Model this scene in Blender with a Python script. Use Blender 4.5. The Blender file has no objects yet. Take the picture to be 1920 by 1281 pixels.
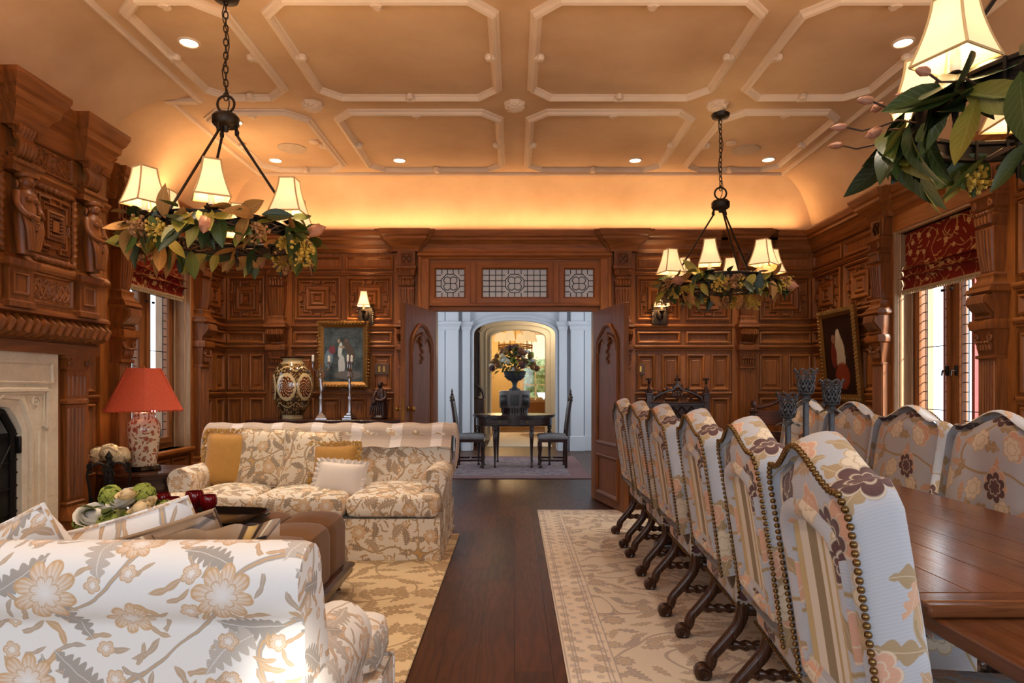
import bpy, bmesh, math, random
from math import sin, cos, pi, radians, sqrt, atan2, hypot
from mathutils import Vector, Matrix
R = random.Random(7)
S = bpy.context.scene
COL = S.collection

# ------------------------------------------------------------------ camera, world, sun, exposure
cam = bpy.data.cameras.new('camera'); camo = bpy.data.objects.new('camera', cam); COL.objects.link(camo)
camo.location = (0, 0, 1.23); camo.rotation_euler = (pi/2, 0, 0)
cam.sensor_width = 36; cam.lens = 22.5; cam.shift_x = -.0026; cam.shift_y = .0424; cam.clip_start = .05
S.camera = camo
S.view_settings.view_transform = 'Standard'; S.view_settings.look = 'None'
S.view_settings.exposure = 0.42; S.view_settings.gamma = 1; S.view_settings.use_curve_mapping = False
S.cycles.max_bounces = 7; S.cycles.diffuse_bounces = 4; S.cycles.glossy_bounces = 3; S.cycles.transmission_bounces = 6
S.cycles.transparent_max_bounces = 10; S.cycles.sample_clamp_indirect = 4; S.cycles.caustics_reflective = False; S.cycles.caustics_refractive = False
W = bpy.data.worlds.new('world'); S.world = W; W.use_nodes = True
W.node_tree.nodes['Background'].inputs[0].default_value = (.80, .90, 1, 1)
W.node_tree.nodes['Background'].inputs[1].default_value = 3.0

def light(kind, name, loc, energy, color, rot=(0, 0, 0), **k):
    l = bpy.data.lights.new(name, kind); l.energy = energy; l.color = color
    for a, b in k.items(): setattr(l, a, b)
    o = bpy.data.objects.new(name, l); COL.objects.link(o); o.location = loc; o.rotation_euler = rot
    return o
def aim(d): return Vector(d).to_track_quat('-Z', 'Y').to_euler()
WARM = (1, .68, .36); WARMER = (1, .58, .27); DAY = (.84, .92, 1)
light('SUN', 'sun', (6, -4, 6), 9.0, (1, .90, .76), aim((-.45, .75, -.40)), angle=.035)
# added area lights standing in for unseen windows behind and beside the camera
light('AREA', 'daylight_rear', (-1.2, -1.95, 1.6), 34, DAY, aim((0.05, 1, -.15)), shape='RECTANGLE', size=2.2, size_y=1.7)
light('AREA', 'daylight_rear', (1.6, -1.95, 1.6), 34, DAY, aim((-.05, 1, -.15)), shape='RECTANGLE', size=2.2, size_y=1.7)
light('AREA', 'daylight_right', (3.15, .6, 1.5), 16, DAY, aim((-1, .1, -.1)), shape='RECTANGLE', size=1.2, size_y=1.7)
light('AREA', 'daylight_left', (-3.0, .2, 1.5), 12, DAY, aim((1, .1, -.1)), shape='RECTANGLE', size=1.2, size_y=1.7)
# cove lighting standing on top of the cornices
CV = 2.882
light('AREA', 'cove_back', (0.05, 6.80, CV), 19, WARMER, aim((0, -.25, 1)), shape='RECTANGLE', size=6.0, size_y=.06)
light('AREA', 'cove_right', (3.10, 2.6, CV), 34, WARMER, aim((-.35, 0, 1)), shape='RECTANGLE', size=.05, size_y=8.4)
light('AREA', 'cove_left', (-3.01, 5.6, CV), 13, WARMER, aim((.35, 0, 1)), shape='RECTANGLE', size=.05, size_y=2.4)
light('AREA', 'cove_breast', (-2.78, 2.4, CV+.03), 28, WARMER, aim((.35, 0, 1)), shape='RECTANGLE', size=.05, size_y=3.8)
for x, y in ((-2.05, 2.3), (-.77, 1.9), (.77, 1.9), (2.41, 2.2)): light('SPOT', 'downlight', (x, y, 3.33), 52, (1, .86, .68), (0, 0, 0), spot_size=1.5, spot_blend=.6, shadow_soft_size=.04)  # extra spots out of view, without fixtures, added to brighten the near room
# hall and far room
light('AREA', 'hall_day', (-2.6, 9.6, 1.9), 42, DAY, aim((1, .1, -.1)), shape='RECTANGLE', size=2.5, size_y=2)
light('AREA', 'hall_day', (2.6, 9.6, 1.9), 42, DAY, aim((-1, .1, -.1)), shape='RECTANGLE', size=2.5, size_y=2)
light('POINT', 'far_room', (-.4, 17.2, 2.3), 52, (1, .68, .36), shadow_soft_size=.3)
light('POINT', 'passage_room', (1.0, 13.4, 2.6), 22, (1, .80, .55), shadow_soft_size=.3)

# ------------------------------------------------------------------ node helper
class Sk:
    def __init__(s, g, k): s.g = g; s.k = k
    def __add__(a, b): return a.g.m('ADD', a, b)
    def __radd__(a, b): return a.g.m('ADD', b, a)
    def __sub__(a, b): return a.g.m('SUBTRACT', a, b)
    def __rsub__(a, b): return a.g.m('SUBTRACT', b, a)
    def __mul__(a, b): return a.g.m('MULTIPLY', a, b)
    def __rmul__(a, b): return a.g.m('MULTIPLY', b, a)
    def __truediv__(a, b): return a.g.m('DIVIDE', a, b)
    def __lt__(a, b): return a.g.m('LESS_THAN', a, b)
    def __gt__(a, b): return a.g.m('GREATER_THAN', a, b)
class G:
    def __init__(s, name):
        s.mat = bpy.data.materials.new(name); s.mat.use_nodes = True; s.nt = s.mat.node_tree
        s.b = s.nt.nodes['Principled BSDF']
    def node(s, t, **props):
        n = s.nt.nodes.new('ShaderNode'+t)
        for k, v in props.items(): setattr(n, k, v)
        return n
    def link(s, v, sock):
        if isinstance(v, Sk): s.nt.links.new(v.k, sock)
        elif isinstance(v, (tuple, list)): sock.default_value = (*v, 1) if len(sock.default_value) == 4 and len(v) == 3 else v
        else: sock.default_value = v
    def m(s, op, a, b=None, c=None, clamp=False):
        n = s.node('Math', operation=op, use_clamp=clamp)
        for i, v in enumerate((a, b, c)):
            if v is not None: s.link(v, n.inputs[i])
        return Sk(s, n.outputs[0])
    def clamp(s, a): return s.m('ADD', a, 0., clamp=True)
    def abs(s, a): return s.m('ABSOLUTE', a)
    def sin(s, a): return s.m('SINE', a)
    def cos(s, a): return s.m('COSINE', a)
    def floor(s, a): return s.m('FLOOR', a)
    def frac(s, a): return s.m('FRACT', a)
    def max(s, a, b): return s.m('MAXIMUM', a, b)
    def min(s, a, b): return s.m('MINIMUM', a, b)
    def sep(s, v):
        n = s.node('SeparateXYZ'); s.link(v, n.inputs[0]); return [Sk(s, o) for o in n.outputs]
    def comb(s, x, y, z=0.):
        n = s.node('CombineXYZ')
        for i, v in enumerate((x, y, z)): s.link(v, n.inputs[i])
        return Sk(s, n.outputs[0])
    def uv(s): return Sk(s, s.node('TexCoord').outputs['UV'])
    def obj(s): return Sk(s, s.node('TexCoord').outputs['Object'])
    def noise(s, v, scale=1., detail=2., rough=.5, dim='3D', dist=0.):
        n = s.node('TexNoise', noise_dimensions=dim); s.link(v, n.inputs['Vector'])
        n.inputs['Scale'].default_value = scale; n.inputs['Detail'].default_value = detail
        n.inputs['Roughness'].default_value = rough; n.inputs['Distortion'].default_value = dist
        return Sk(s, n.outputs[0])
    def white(s, v):
        n = s.node('TexWhiteNoise', noise_dimensions='3D'); s.link(v, n.inputs['Vector']); return Sk(s, n.outputs[0])
    def vor(s, v, scale, rnd=.8):
        n = s.node('TexVoronoi', voronoi_dimensions='2D'); s.link(v, n.inputs['Vector'])
        n.inputs['Scale'].default_value = scale; n.inputs['Randomness'].default_value = rnd
        return Sk(s, n.outputs['Position']), Sk(s, n.outputs['Color']), Sk(s, n.outputs['Distance'])
    def mix(s, f, a, b):
        n = s.node('Mix', data_type='RGBA'); s.link(f, n.inputs[0]); s.link(a, n.inputs[6]); s.link(b, n.inputs[7])
        return Sk(s, n.outputs[2])
    def bump(s, h, strength=.3, dist=.01):
        n = s.node('Bump'); n.inputs['Strength'].default_value = strength; n.inputs['Distance'].default_value = dist
        s.link(h, n.inputs['Height']); s.nt.links.new(n.outputs[0], s.b.inputs['Normal'])
    def out(s, color=None, rough=.5, metal=0., spec=.5, sheen=0., coat=0., emit=None, es=0., trans=0., sss=0.):
        b = s.b.inputs
        if color is not None: s.link(color, b['Base Color'])
        s.link(rough, b['Roughness']); s.link(metal, b['Metallic']); s.link(spec, b['Specular IOR Level'])
        b['Sheen Weight'].default_value = sheen; b['Coat Weight'].default_value = coat
        b['Coat Roughness'].default_value = .15; b['Transmission Weight'].default_value = trans
        if emit is not None: s.link(emit, b['Emission Color']); s.link(es, b['Emission Strength'])
        return s.mat
def C(r, g, b):  # 0-255 sRGB to linear
    return tuple(((c/255+.055)/1.055)**2.4 if c > 10 else c/3294 for c in (r, g, b))

def plain(name, col, rough=.5, metal=0., var=.12, spec=.5, sheen=0., coat=0., nscale=30., bump=0., emit=None, es=0.):
    g = G(name); n = g.noise(g.obj(), nscale, 3.)
    c = g.mix(n, tuple(max(0, x*(1-var)) for x in col), tuple(min(1, x*(1+var)) for x in col))
    if bump: g.bump(n, bump, .004)
    return g.out(c, rough, metal, spec, sheen, coat, emit, es)

def wood(name, dark, light_, rough=.4, scale=1., coat=0., bump=.25):
    g = G(name); x, y, z = g.sep(g.uv())
    fine = g.noise(g.comb(x*110*scale, y*3.0*scale), 1., 4., .6, '2D')
    warp = g.noise(g.comb(x*7*scale, y*1.0*scale), 1., 2., .5, '2D')
    ring = g.sin((x*70*scale + warp*26))*.5+.5
    broad = g.noise(g.comb(x*1.6, y*.9), 1., 2., .5, '2D')
    t = g.clamp(fine*.62 + ring*.22 + broad*.75 - .32)
    c = g.mix(t, dark, light_)
    pores = g.clamp((g.noise(g.comb(x*260*scale, y*7*scale), 1., 2., .5, '2D') - .60)*6)
    c = g.mix(pores*.55, c, tuple(d*.45 for d in dark))
    g.bump(fine + ring*.3, bump, .002)
    return g.out(c, g.clamp(fine*.25+(rough-.12)), coat=coat)

# ---- textile patterns: flowers, leaves and stems laid over each other in fabric coordinates (metres)
def cell(g, x, y, scale, seed, rnd):
    xs = x+seed; ys = y+seed*1.7
    p, c, _ = g.vor(g.comb(xs, ys), scale, rnd)
    px, py, _ = g.sep(p); cr, cg, cb = g.sep(c)
    return xs-px, ys-py, cr, cg, cb
def lay_flower(g, col, x, y, scale, seed, rad, petals, cin, cout, line, keep=1., rnd=.7, deep=.3):
    dx, dy, cr, cg, cb = cell(g, x, y, scale, seed, rnd)
    r = g.m('SQRT', dx*dx+dy*dy); a = g.m('ARCTAN2', dy, dx)+cr*6.28
    big = (cg*.4+.6)*rad
    lobe = g.m('POWER', g.abs(g.cos(a*(petals/2))), .6)
    e = big*(lobe*deep+(1-deep)); k = 1.2/rad*12
    on = cb < keep
    m = g.clamp((e-r)*k+.5)*on
    t = r/e
    st = g.sin(a*(petals*4)+t*7)*.5+.5
    c = g.mix(g.clamp(t*.9+st*.35-.2), cin, cout)
    col = g.mix(m, col, c)
    l1 = g.clamp(1.-g.abs(r-e*.97)*(k*1.1)); l2 = g.clamp(1.-g.abs(r-e*.5)*(k*1.4))*.8
    return g.mix(g.max(l1, l2)*m, col, line)
def lay_leaf(g, col, x, y, scale, seed, L, w, c1, c2, line, keep=1., rnd=.9, lobes=5, bend=2.):
    dx, dy, cr, cg, cb = cell(g, x, y, scale, seed, rnd)
    a = cr*6.28; s, c = g.sin(a), g.cos(a)
    u = dx*c+dy*s; v = dy*c-dx*s+u*u*bend
    q = u/L
    e = (1.-q*q)*w*(g.abs(g.sin(q*(lobes*1.57)))*.55+.45); k = 14/w
    m = g.clamp((e-g.abs(v))*k+.5)*(cb < keep)
    st = g.sin((u-g.abs(v)*1.6)*(60/L))*.5+.5
    col = g.mix(m, col, g.mix(g.clamp(st*.5+cg*.6), c1, c2))
    vein = g.clamp(1.-g.abs(v)*(k*1.6))*.8
    return g.mix(vein*m, col, line)
def lay_stem(g, col, x, y, scale, seed, wd, c, c2):
    n = g.noise(g.comb(x+seed, y-seed), scale, 0., .5, '2D')
    d = g.abs(n-.5); m = g.clamp((wd-d)*(3/wd)+.5)
    col = g.mix(m, col, c)
    return g.mix(g.clamp((wd*.35-d)*(6/wd))*m, col, c2)

def fabric_floral(name, base, leafc, gold, k=1., bright=1.):
    g = G(name); x, y, z = g.sep(g.uv()); x = x/k; y = y/k
    w = g.noise(g.uv(), 9., 3.)-.5; x = x+w*.036; y = y+(g.noise(g.uv(), 8., 3.)-.5)*.036
    sh = tuple(c*.84 for c in leafc)
    col = g.mix(g.noise(g.uv(), 300., 2.), tuple(c*.95 for c in base), base)
    col = lay_stem(g, col, x, y, 3.2, 2.3, .016, leafc, gold)
    col = lay_leaf(g, col, x, y, 13., 5.1, .042, .013, leafc, gold, base, .45, lobes=1, bend=6)
    col = lay_leaf(g, col, x, y, 16., 8.3, .034, .010, gold, leafc, base, .5, lobes=1, bend=-7)
    col = lay_leaf(g, col, x, y, 7.5, 1.7, .085, .034, leafc, sh, base, .48, lobes=9)
    col = lay_leaf(g, col, x, y, 6.0, 9.3, .10, .040, leafc, tuple(min(1, c*1.35) for c in leafc), base, .40, lobes=9)
    col = lay_flower(g, col, x, y, 10., 3.9, .026, 5, base, gold, tuple(c*.8 for c in gold), .5)
    col = lay_flower(g, col, x, y, 4.3, 7.7, .078, 8, tuple(c*.9+.08 for c in base), gold, tuple(c*.9 for c in gold), .52, .55, .42)
    g.bump(g.noise(g.uv(), 900., 1.), .15, .001)
    return g.out(col, .85, spec=.2, sheen=.15)
def fabric_chair(name):
    base = C(186, 188, 196); plum = C(98, 70, 70); peach = C(216, 168, 142); tan = C(176, 152, 118); cream = C(222, 208, 186)
    g = G(name); x, y, z = g.sep(g.uv())
    col = g.mix(g.sin(y*900)*.5+.5, base, tuple(c*.93 for c in base))
    col = lay_stem(g, col, x, y, 3.4, 4.2, .013, tan, tuple(c*.8 for c in tan))
    col = lay_leaf(g, col, x, y, 9., 2.1, .052, .026, tan, tuple(c*.85 for c in tan), cream, .6, lobes=3)
    col = lay_leaf(g, col, x, y, 8., 6.4, .05, .02, peach, tan, cream, .45, lobes=5)
    col = lay_flower(g, col, x, y, 5.2, 8.8, .072, 6, peach, tuple(c*.9 for c in peach), cream, .62)
    col = lay_flower(g, col, x, y, 4.8, 12.6, .07, 7, cream, tuple(c*.95 for c in cream), tan, .5)
    col = lay_flower(g, col, x, y, 3.4, 3.3, .092, 7, plum, tuple(c*.8 for c in plum), cream, .6, .6, .35)
    g.bump(g.sin(y*900), .12, .001)
    return g.out(col, .8, spec=.2, sheen=.15)
# ------------------------------------------------------------------ materials
M = {}
M['oak'] = wood('oak', C(90, 46, 14), C(178, 108, 46), .48)
M['oak_carved'] = wood('oak_carved', C(78, 40, 12), C(156, 90, 36), .42, 1.3)
M['oak_frame'] = wood('oak_frame', C(108, 58, 18), C(182, 110, 46), .42)
M['oak_jamb'] = wood('oak_jamb', C(146, 108, 74), C(200, 168, 130), .45)
M['oak_door'] = wood('oak_door', C(92, 50, 20), C(164, 102, 52), .5)
M['walnut'] = wood('walnut', C(40, 20, 11), C(84, 48, 28), .28, 1.2, coat=.3)
M['mahogany'] = wood('mahogany', C(30, 13, 10), C(70, 34, 22), .25, 1.2, coat=.4)
M['table_wood'] = wood('table_wood', C(62, 32, 15), C(124, 72, 38), .20, .8, coat=.35)
M['box_wood'] = wood('box_wood', C(96, 55, 25), C(150, 95, 48), .45)
def floor_mat():
    g = G('floor_planks'); x, y, z = g.sep(g.obj())
    col_i = g.floor(x/.165); off = g.white(g.comb(col_i, 3.)); row = g.floor(y/1.9+off*7)
    idn = g.white(g.comb(col_i, row, 5.))
    fx = g.frac(x/.165); fy = g.frac(y/1.9+off*7)
    seam = g.max(g.clamp((g.abs(fx-.5)-.489)*160), g.clamp((g.abs(fy-.5)-.4985)*900))
    warp = g.noise(g.comb(x*8+idn*30, y*1.1+idn*9), 1., 2., .5, '2D')
    ring = g.sin(x*90+warp*34)*.5+.5
    fine = g.noise(g.comb(x*150+idn*20, y*4), 1., 4., .6, '2D')
    t = g.clamp(fine*.5+ring*.25+idn*.35-.15)
    c = g.mix(t, C(44, 23, 12), C(108, 62, 34)); c = g.mix(seam, c, C(12, 6, 4))
    g.bump(g.noise(g.comb(x*26, y*7), 1., 3., .6, '2D')*.8+fine*.3-seam, .35, .005)
    return g.out(c, g.clamp(fine*.25+.26), spec=.3)
M['floor'] = floor_mat()
def plaster(name, a, b):
    g = G(name); n = g.noise(g.obj(), 1.6, 5., .6); c = g.mix(g.clamp(n*1.9-.45), a, b)
    g.bump(g.noise(g.obj(), 14., 3.), .08, .01)
    return g.out(c, .75, spec=.25)
M['plaster'] = plaster('plaster', C(196, 160, 124), C(226, 194, 156))
M['ceiling_trim'] = plaster('ceiling_trim', C(214, 190, 164), C(236, 216, 192))
M['white_paint'] = plain('white_paint', C(226, 228, 232), .45, var=.03, nscale=3)
M['cream_paint'] = plain('cream_paint', C(240, 226, 200), .5, var=.03, nscale=3)
M['yellow_wall'] = plain('yellow_wall', C(236, 204, 140), .7, var=.05, nscale=3)
def stone():
    g = G('limestone'); n = g.noise(g.obj(), 7., 5., .65); f = g.noise(g.obj(), 90., 3.)
    c = g.mix(g.clamp(n*1.6-.3), C(206, 194, 172), C(238, 228, 208)); c = g.mix(g.clamp((f-.55)*5)*.35, c, C(184, 170, 146))
    g.bump(f*.6+n, .35, .006)
    return g.out(c, .8, spec=.25)
M['stone'] = stone()
M['iron'] = plain('iron', C(34, 32, 32), .45, .7, .3, nscale=60, bump=.3)
M['iron_bronze'] = plain('iron_bronze', C(48, 40, 34), .4, .7, .25, nscale=50)
M['iron_grey'] = plain('iron_grey', C(84, 84, 88), .5, .6, .3, nscale=60, bump=.3)
M['soot'] = plain('soot', C(20, 18, 17), .9, 0, .3)
M['brass'] = plain('brass', C(176, 138, 76), .3, 1., .15)
M['nail'] = plain('nail', C(128, 100, 62), .3, 1., .2)
M['silver'] = plain('silver', C(190, 190, 196), .25, 1., .15)
M['lead'] = plain('lead', C(46, 46, 50), .5, .4, .2)
M['wax'] = plain('wax', C(244, 240, 228), .5, 0, .03)
def glass():
    g = G('window_glass'); g.nt.nodes.remove(g.b)
    t = g.node('BsdfTransparent'); t.inputs[0].default_value = (.95, .97, .97, 1)
    gl = g.node('BsdfGlossy'); gl.inputs['Roughness'].default_value = .05
    mx = g.node('MixShader'); mx.inputs[0].default_value = .06; g.nt.links.new(t.outputs[0], mx.inputs[1]); g.nt.links.new(gl.outputs[0], mx.inputs[2])
    g.nt.links.new(mx.outputs[0], g.nt.nodes['Material Output'].inputs[0]); return g.mat
M['glass'] = glass()
def seedy():
    g = G('transom_glass'); b = g.b.inputs; n = g.noise(g.obj(), 20., 2.); g.bump(n, .3, .01)
    return g.out(C(206, 196, 182), .3, spec=.6, trans=.35)
M['transom_glass'] = seedy()
def shade(name, c, es):
    g = G(name); n = g.noise(g.obj(), 40., 2.)
    col = g.mix(n, tuple(x*.92 for x in c), c)
    m_ = g.out(C(236, 214, 168), .8, emit=col, es=es)
    tl = g.node('BsdfTranslucent'); tl.inputs[0].default_value = (*c, 1); mx = g.node('MixShader'); mx.inputs[0].default_value = .03
    g.nt.links.new(g.b.outputs[0], mx.inputs[1]); g.nt.links.new(tl.outputs[0], mx.inputs[2]); g.nt.links.new(mx.outputs[0], g.nt.nodes['Material Output'].inputs[0])
    return m_
M['shade'] = shade('shade_fabric', (1, .74, .40), .5)
M['shade_trim'] = plain('shade_trim', C(206, 170, 118), .8)
M['blind_cream_glow'] = shade('blind_cream_glow', (1, .84, .6), .8)
def redshade():
    g = G('red_shade'); n = g.noise(g.obj(), 60., 3.)
    c = g.mix(n, C(172, 62, 34), C(198, 82, 46)); return g.out(c, .75, emit=C(196, 60, 30), es=.02)
M['red_shade'] = redshade()
M['bulb'] = plain('bulb', (1, .8, .5), .5, emit=(1, .78, .45), es=14.)
M['lens'] = plain('downlight_lens', (1, .9, .7), .5, emit=(1, .84, .6), es=16.)
M['sofa'] = fabric_floral('sofa_floral', C(250, 244, 230), C(178, 160, 136), C(216, 174, 112), .80)
M['sofa_gold'] = fabric_floral('pillow_floral', C(244, 232, 208), C(172, 154, 130), C(216, 174, 112), .8)
M['sofa_white'] = fabric_floral('sofa_floral_white', C(242, 240, 238), C(180, 172, 164), C(216, 176, 130), .85)
M['chair_floral'] = fabric_chair('chair_floral')
def stripes():
    g = G('chair_stripe'); x, y, z = g.sep(g.uv()); f = x/.30+.5
    def band(a, b): return g.clamp((f-a)*200)*g.clamp((b-f)*200)
    col = g.mix(0., C(226, 218, 206), C(226, 218, 206))
    for a, b, c in ((0, .16, C(204, 184, 140)), (.27, .33, C(190, 168, 124)), (.42, .62, C(150, 136, 112)), (.84, 1.0, C(204, 184, 140))):
        col = g.mix(band(a, b), col, c)
    for a in (.16, .42, .62, .84): col = g.mix(g.clamp(1.-g.abs(f-a)*120), col, C(178, 150, 104))
    return g.out(col, .7, spec=.3)
M['chair_stripe'] = stripes()
def velvet(name, c, sheen=.6):
    g = G(name); n = g.noise(g.obj(), 18., 4., .7); return g.out(g.mix(n, tuple(x*.8 for x in c), tuple(min(1, x*1.15) for x in c)), .8, spec=.15, sheen=sheen)
M['brown_velvet'] = velvet('brown_velvet', C(122, 86, 52), .25)
M['gold_velvet'] = velvet('gold_velvet', C(196, 148, 76), .4)
M['gold_fringe'] = plain('gold_fringe', C(206, 164, 84), .8, var=.35, nscale=120, bump=.4)
M['white_linen'] = plain('white_linen', C(240, 232, 222), .85, var=.04, nscale=200, bump=.1)
def plaid():
    g = G('striped_silk'); x, y, z = g.sep(g.uv()); base = g.mix(g.noise(g.uv(), 5., 3.), C(138, 106, 76), C(182, 150, 116)); col = base
    def bands(col, t, per, off):
        f = g.frac(t/per+off)
        for a, b, c in ((.10, .16, C(74, 52, 34)), (.16, .24, C(214, 178, 108)), (.24, .28, C(64, 44, 30)), (.31, .34, C(232, 214, 180)), (.40, .43, C(92, 66, 44))):
            col = g.mix(g.clamp((f-a)*120)*g.clamp((b-f)*120), col, c)
        return col
    col = bands(col, y, .42, .91); col = bands(col, x, .42, .12)
    return g.out(col, .32, spec=.5, sheen=.2)
M['plaid'] = plaid()
def throw():
    g = G('throw_wool'); x, y, z = g.sep(g.uv())
    f = g.frac(x/.33+.2); h = g.frac(y/.14)
    col = g.mix(g.noise(g.uv(), 120., 3.), C(196, 180, 164), C(216, 202, 188))
    col = g.mix(g.clamp((f-.72)*60), col, C(240, 234, 230)); col = g.mix(g.clamp((h-.6)*60)*.3, col, C(168, 148, 132))
    g.bump(g.noise(g.uv(), 160., 3.), .6, .006); return g.out(col, .95, spec=.1)
M['throw'] = throw()
M['throw_fringe'] = plain('throw_fringe', C(212, 196, 182), .9, var=.15, nscale=100, bump=.5)
def red_blind():
    g = G('blind_red_floral'); x, y, z = g.sep(g.uv()); red = C(124, 34, 22); gold = C(198, 158, 96)
    col = g.mix(g.noise(g.uv(), 60., 2.), tuple(c*.85 for c in red), red)
    col = lay_stem(g, col, x, y, 5.2, 1.3, .010, gold, gold)
    col = lay_leaf(g, col, x, y, 15., 3.1, .034, .010, gold, C(170, 120, 70), red, .7, lobes=1)
    col = lay_flower(g, col, x, y, 9., 5.7, .030, 5, gold, C(220, 186, 130), red, .65, .7, .5)
    return g.out(col, .8, spec=.2)
M['blind'] = red_blind()
M['fringe'] = plain('blind_fringe', C(170, 146, 108), .9, var=.3, nscale=150, bump=.5)
def rug(name, field, motif, m2, border, hx, hy, bw, sc=1.):
    g = G(name); x, y, z = g.sep(g.obj()); nz = g.noise(g.obj(), 220., 2.)
    col = g.mix(g.noise(g.obj(), 3., 4.), tuple(c*.9 for c in field), tuple(min(1, c*1.06) for c in field))
    col = lay_stem(g, col, x, y, 3.2/sc, 1.1, .016, motif, m2)
    col = lay_leaf(g, col, x, y, 8./sc, 4.4, .075*sc, .026*sc, motif, m2, field, .7, lobes=5)
    col = lay_leaf(g, col, x, y, 6.5/sc, 2.4, .09*sc, .032*sc, m2, motif, field, .5, lobes=7)
    col = lay_flower(g, col, x, y, 4.6/sc, 6.3, .075*sc, 9, m2, motif, field, .62, .6, .35)
    if bw:
        d = g.min(hx-g.abs(x), hy-g.abs(y)); t = d/bw
        b = border; inb = t < 1.
        bc = g.mix(g.clamp(g.sin(x*60)*g.sin(y*60)*4-1.5)*.5, b, motif)
        bc = lay_flower(g, bc, x, y, 9., 1.9, .04, 6, m2, motif, b, .8, .3, .4)
        col = g.mix(inb, col, bc)
        for q in (.04, .2, .26, .8, .88, 1.0): col = g.mix(g.clamp(1.-g.abs(t-q)*40), col, motif)
    col = g.mix(nz*.3, col, tuple(c*.8 for c in field))
    g.bump(nz, .5, .004); return g.out(col, .95, spec=.1, sheen=.2)
M['china'] = None
def china(name, base, ink, ink2, s=1.):
    g = G(name); x, y, z = g.sep(g.uv())
    col = g.mix(0., base, base)
    col = lay_leaf(g, col, x, y, 26./s, 2.7, .018*s, .007*s, ink, ink2, base, .8, lobes=3)
    col = lay_flower(g, col, x, y, 15./s, 4.9, .022*s, 8, ink2, ink, base, .75, .6, .5)
    g.m
    return g.out(col, .12, spec=.6, coat=.5)
M['lamp_china'] = china('lamp_china', C(232, 218, 190), C(140, 44, 26), C(170, 78, 50))
def urn_mat():
    g = G('urn_glaze'); x, y, z = g.sep(g.uv()); base = C(58, 40, 24); cream = C(206, 186, 140); rust = C(150, 72, 34)
    # bands of arabesque with large cream-ringed medallions round the belly
    fx = g.frac(x*6/1.30)-.5; fx = fx*(1.30/6); dz = y-.33
    r = g.m('SQRT', fx*fx*1.1+dz*dz*.62); a = g.m('ARCTAN2', dz, fx)
    nz = g.sin(x*95+g.sin(y*50)*2)*g.sin(y*95+g.sin(x*50)*2)
    col = g.mix(g.clamp(nz*5), base, C(150, 122, 76))
    arc = g.abs(g.abs(y-.33)-.155-g.abs(g.sin(x*6*pi/1.30))*.05)
    col = g.mix(g.clamp((.006-arc)*400), col, cream)
    pet = g.sin(a*10)*g.sin(r*190); inn = g.mix(g.clamp(pet*5+.2), C(48, 26, 18), rust); inn = g.mix(g.clamp(g.cos(a*10)*g.cos(r*190)*6-2.), inn, cream)
    col = g.mix(g.clamp((.112-r)*400), col, cream); col = g.mix(g.clamp((.086-r)*400), col, inn)
    col = g.mix(g.clamp((y-.565)*300), col, C(188, 170, 128)); col = g.mix(g.clamp((.045-y)*300), col, C(188, 170, 128))
    col = g.mix(g.clamp((y-.62)*300), col, C(50, 34, 22))
    return g.out(col, .1, spec=.7, coat=.7)
M['urn'] = urn_mat()
for n_, c_, r_ in (('leaf_green', C(62, 78, 30), .38), ('leaf_dark', C(42, 54, 24), .38), ('leaf_tan', C(150, 108, 52), .6), ('leaf_olive', C(140, 130, 48), .45),
                   ('bud_pink', C(172, 116, 88), .5), ('berry_yellow', C(196, 160, 60), .6), ('berry_tan', C(150, 106, 62), .6), ('twig', C(72, 48, 30), .7),
                   ('hydrangea', C(158, 172, 78), .7), ('petal_white', C(240, 232, 222), .6), ('petal_cream', C(236, 214, 172), .6), ('ruby_glass', C(110, 8, 16), .08),
                   ('black_lacquer', C(20, 15, 13), .15), ('dark_statue', C(58, 34, 28), .35), ('gilt', C(140, 100, 46), .4), ('grey_seat', C(150, 146, 146), .8),
                   ('petal_plum', C(92, 54, 60), .7), ('petal_rust', C(150, 92, 60), .7), ('wicker', C(160, 110, 60), .7), ('shutter_red', C(150, 66, 66), .6), ('urn_lead', C(66, 68, 72), .5),
                   ('bronze_plate', C(92, 62, 34), .4), ('speaker', C(190, 170, 148), .7)):
    M[n_] = plain(n_, c_, r_, .6 if n_ == 'gilt' else 0., .25, nscale=20)
def leafmat(name, c, rough):
    g = G(name); u, v, z = g.sep(g.uv()); au = g.abs(u); n = g.noise(g.obj(), 14., 3.)
    col = g.mix(n, tuple(q*.7 for q in c), tuple(min(1, q*1.3) for q in c))
    side = g.clamp(g.sin((v*9.-au*2.2)*6.28)*4-3.)*.35
    col = g.mix(g.max(g.clamp(1.-au*14)*.7, side), col, tuple(min(1, q*1.5+.05) for q in c))
    g.bump(side*-1., .3, .002); return g.out(col, rough, spec=.4)
M['leaf_green'] = leafmat('leaf_green', C(66, 80, 30), .36); M['leaf_dark'] = leafmat('leaf_dark', C(42, 56, 26), .34)
M['leaf_tan'] = leafmat('leaf_tan', C(156, 112, 54), .6); M['leaf_olive'] = leafmat('leaf_olive', C(146, 134, 50), .45)
def greenery():
    g = G('garden_greenery'); n = g.noise(g.obj(), 9., 5., .7); return g.out(g.mix(g.clamp(n*3-1.), C(60, 96, 44), C(214, 232, 190)), .9)
M['garden'] = greenery()
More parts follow.
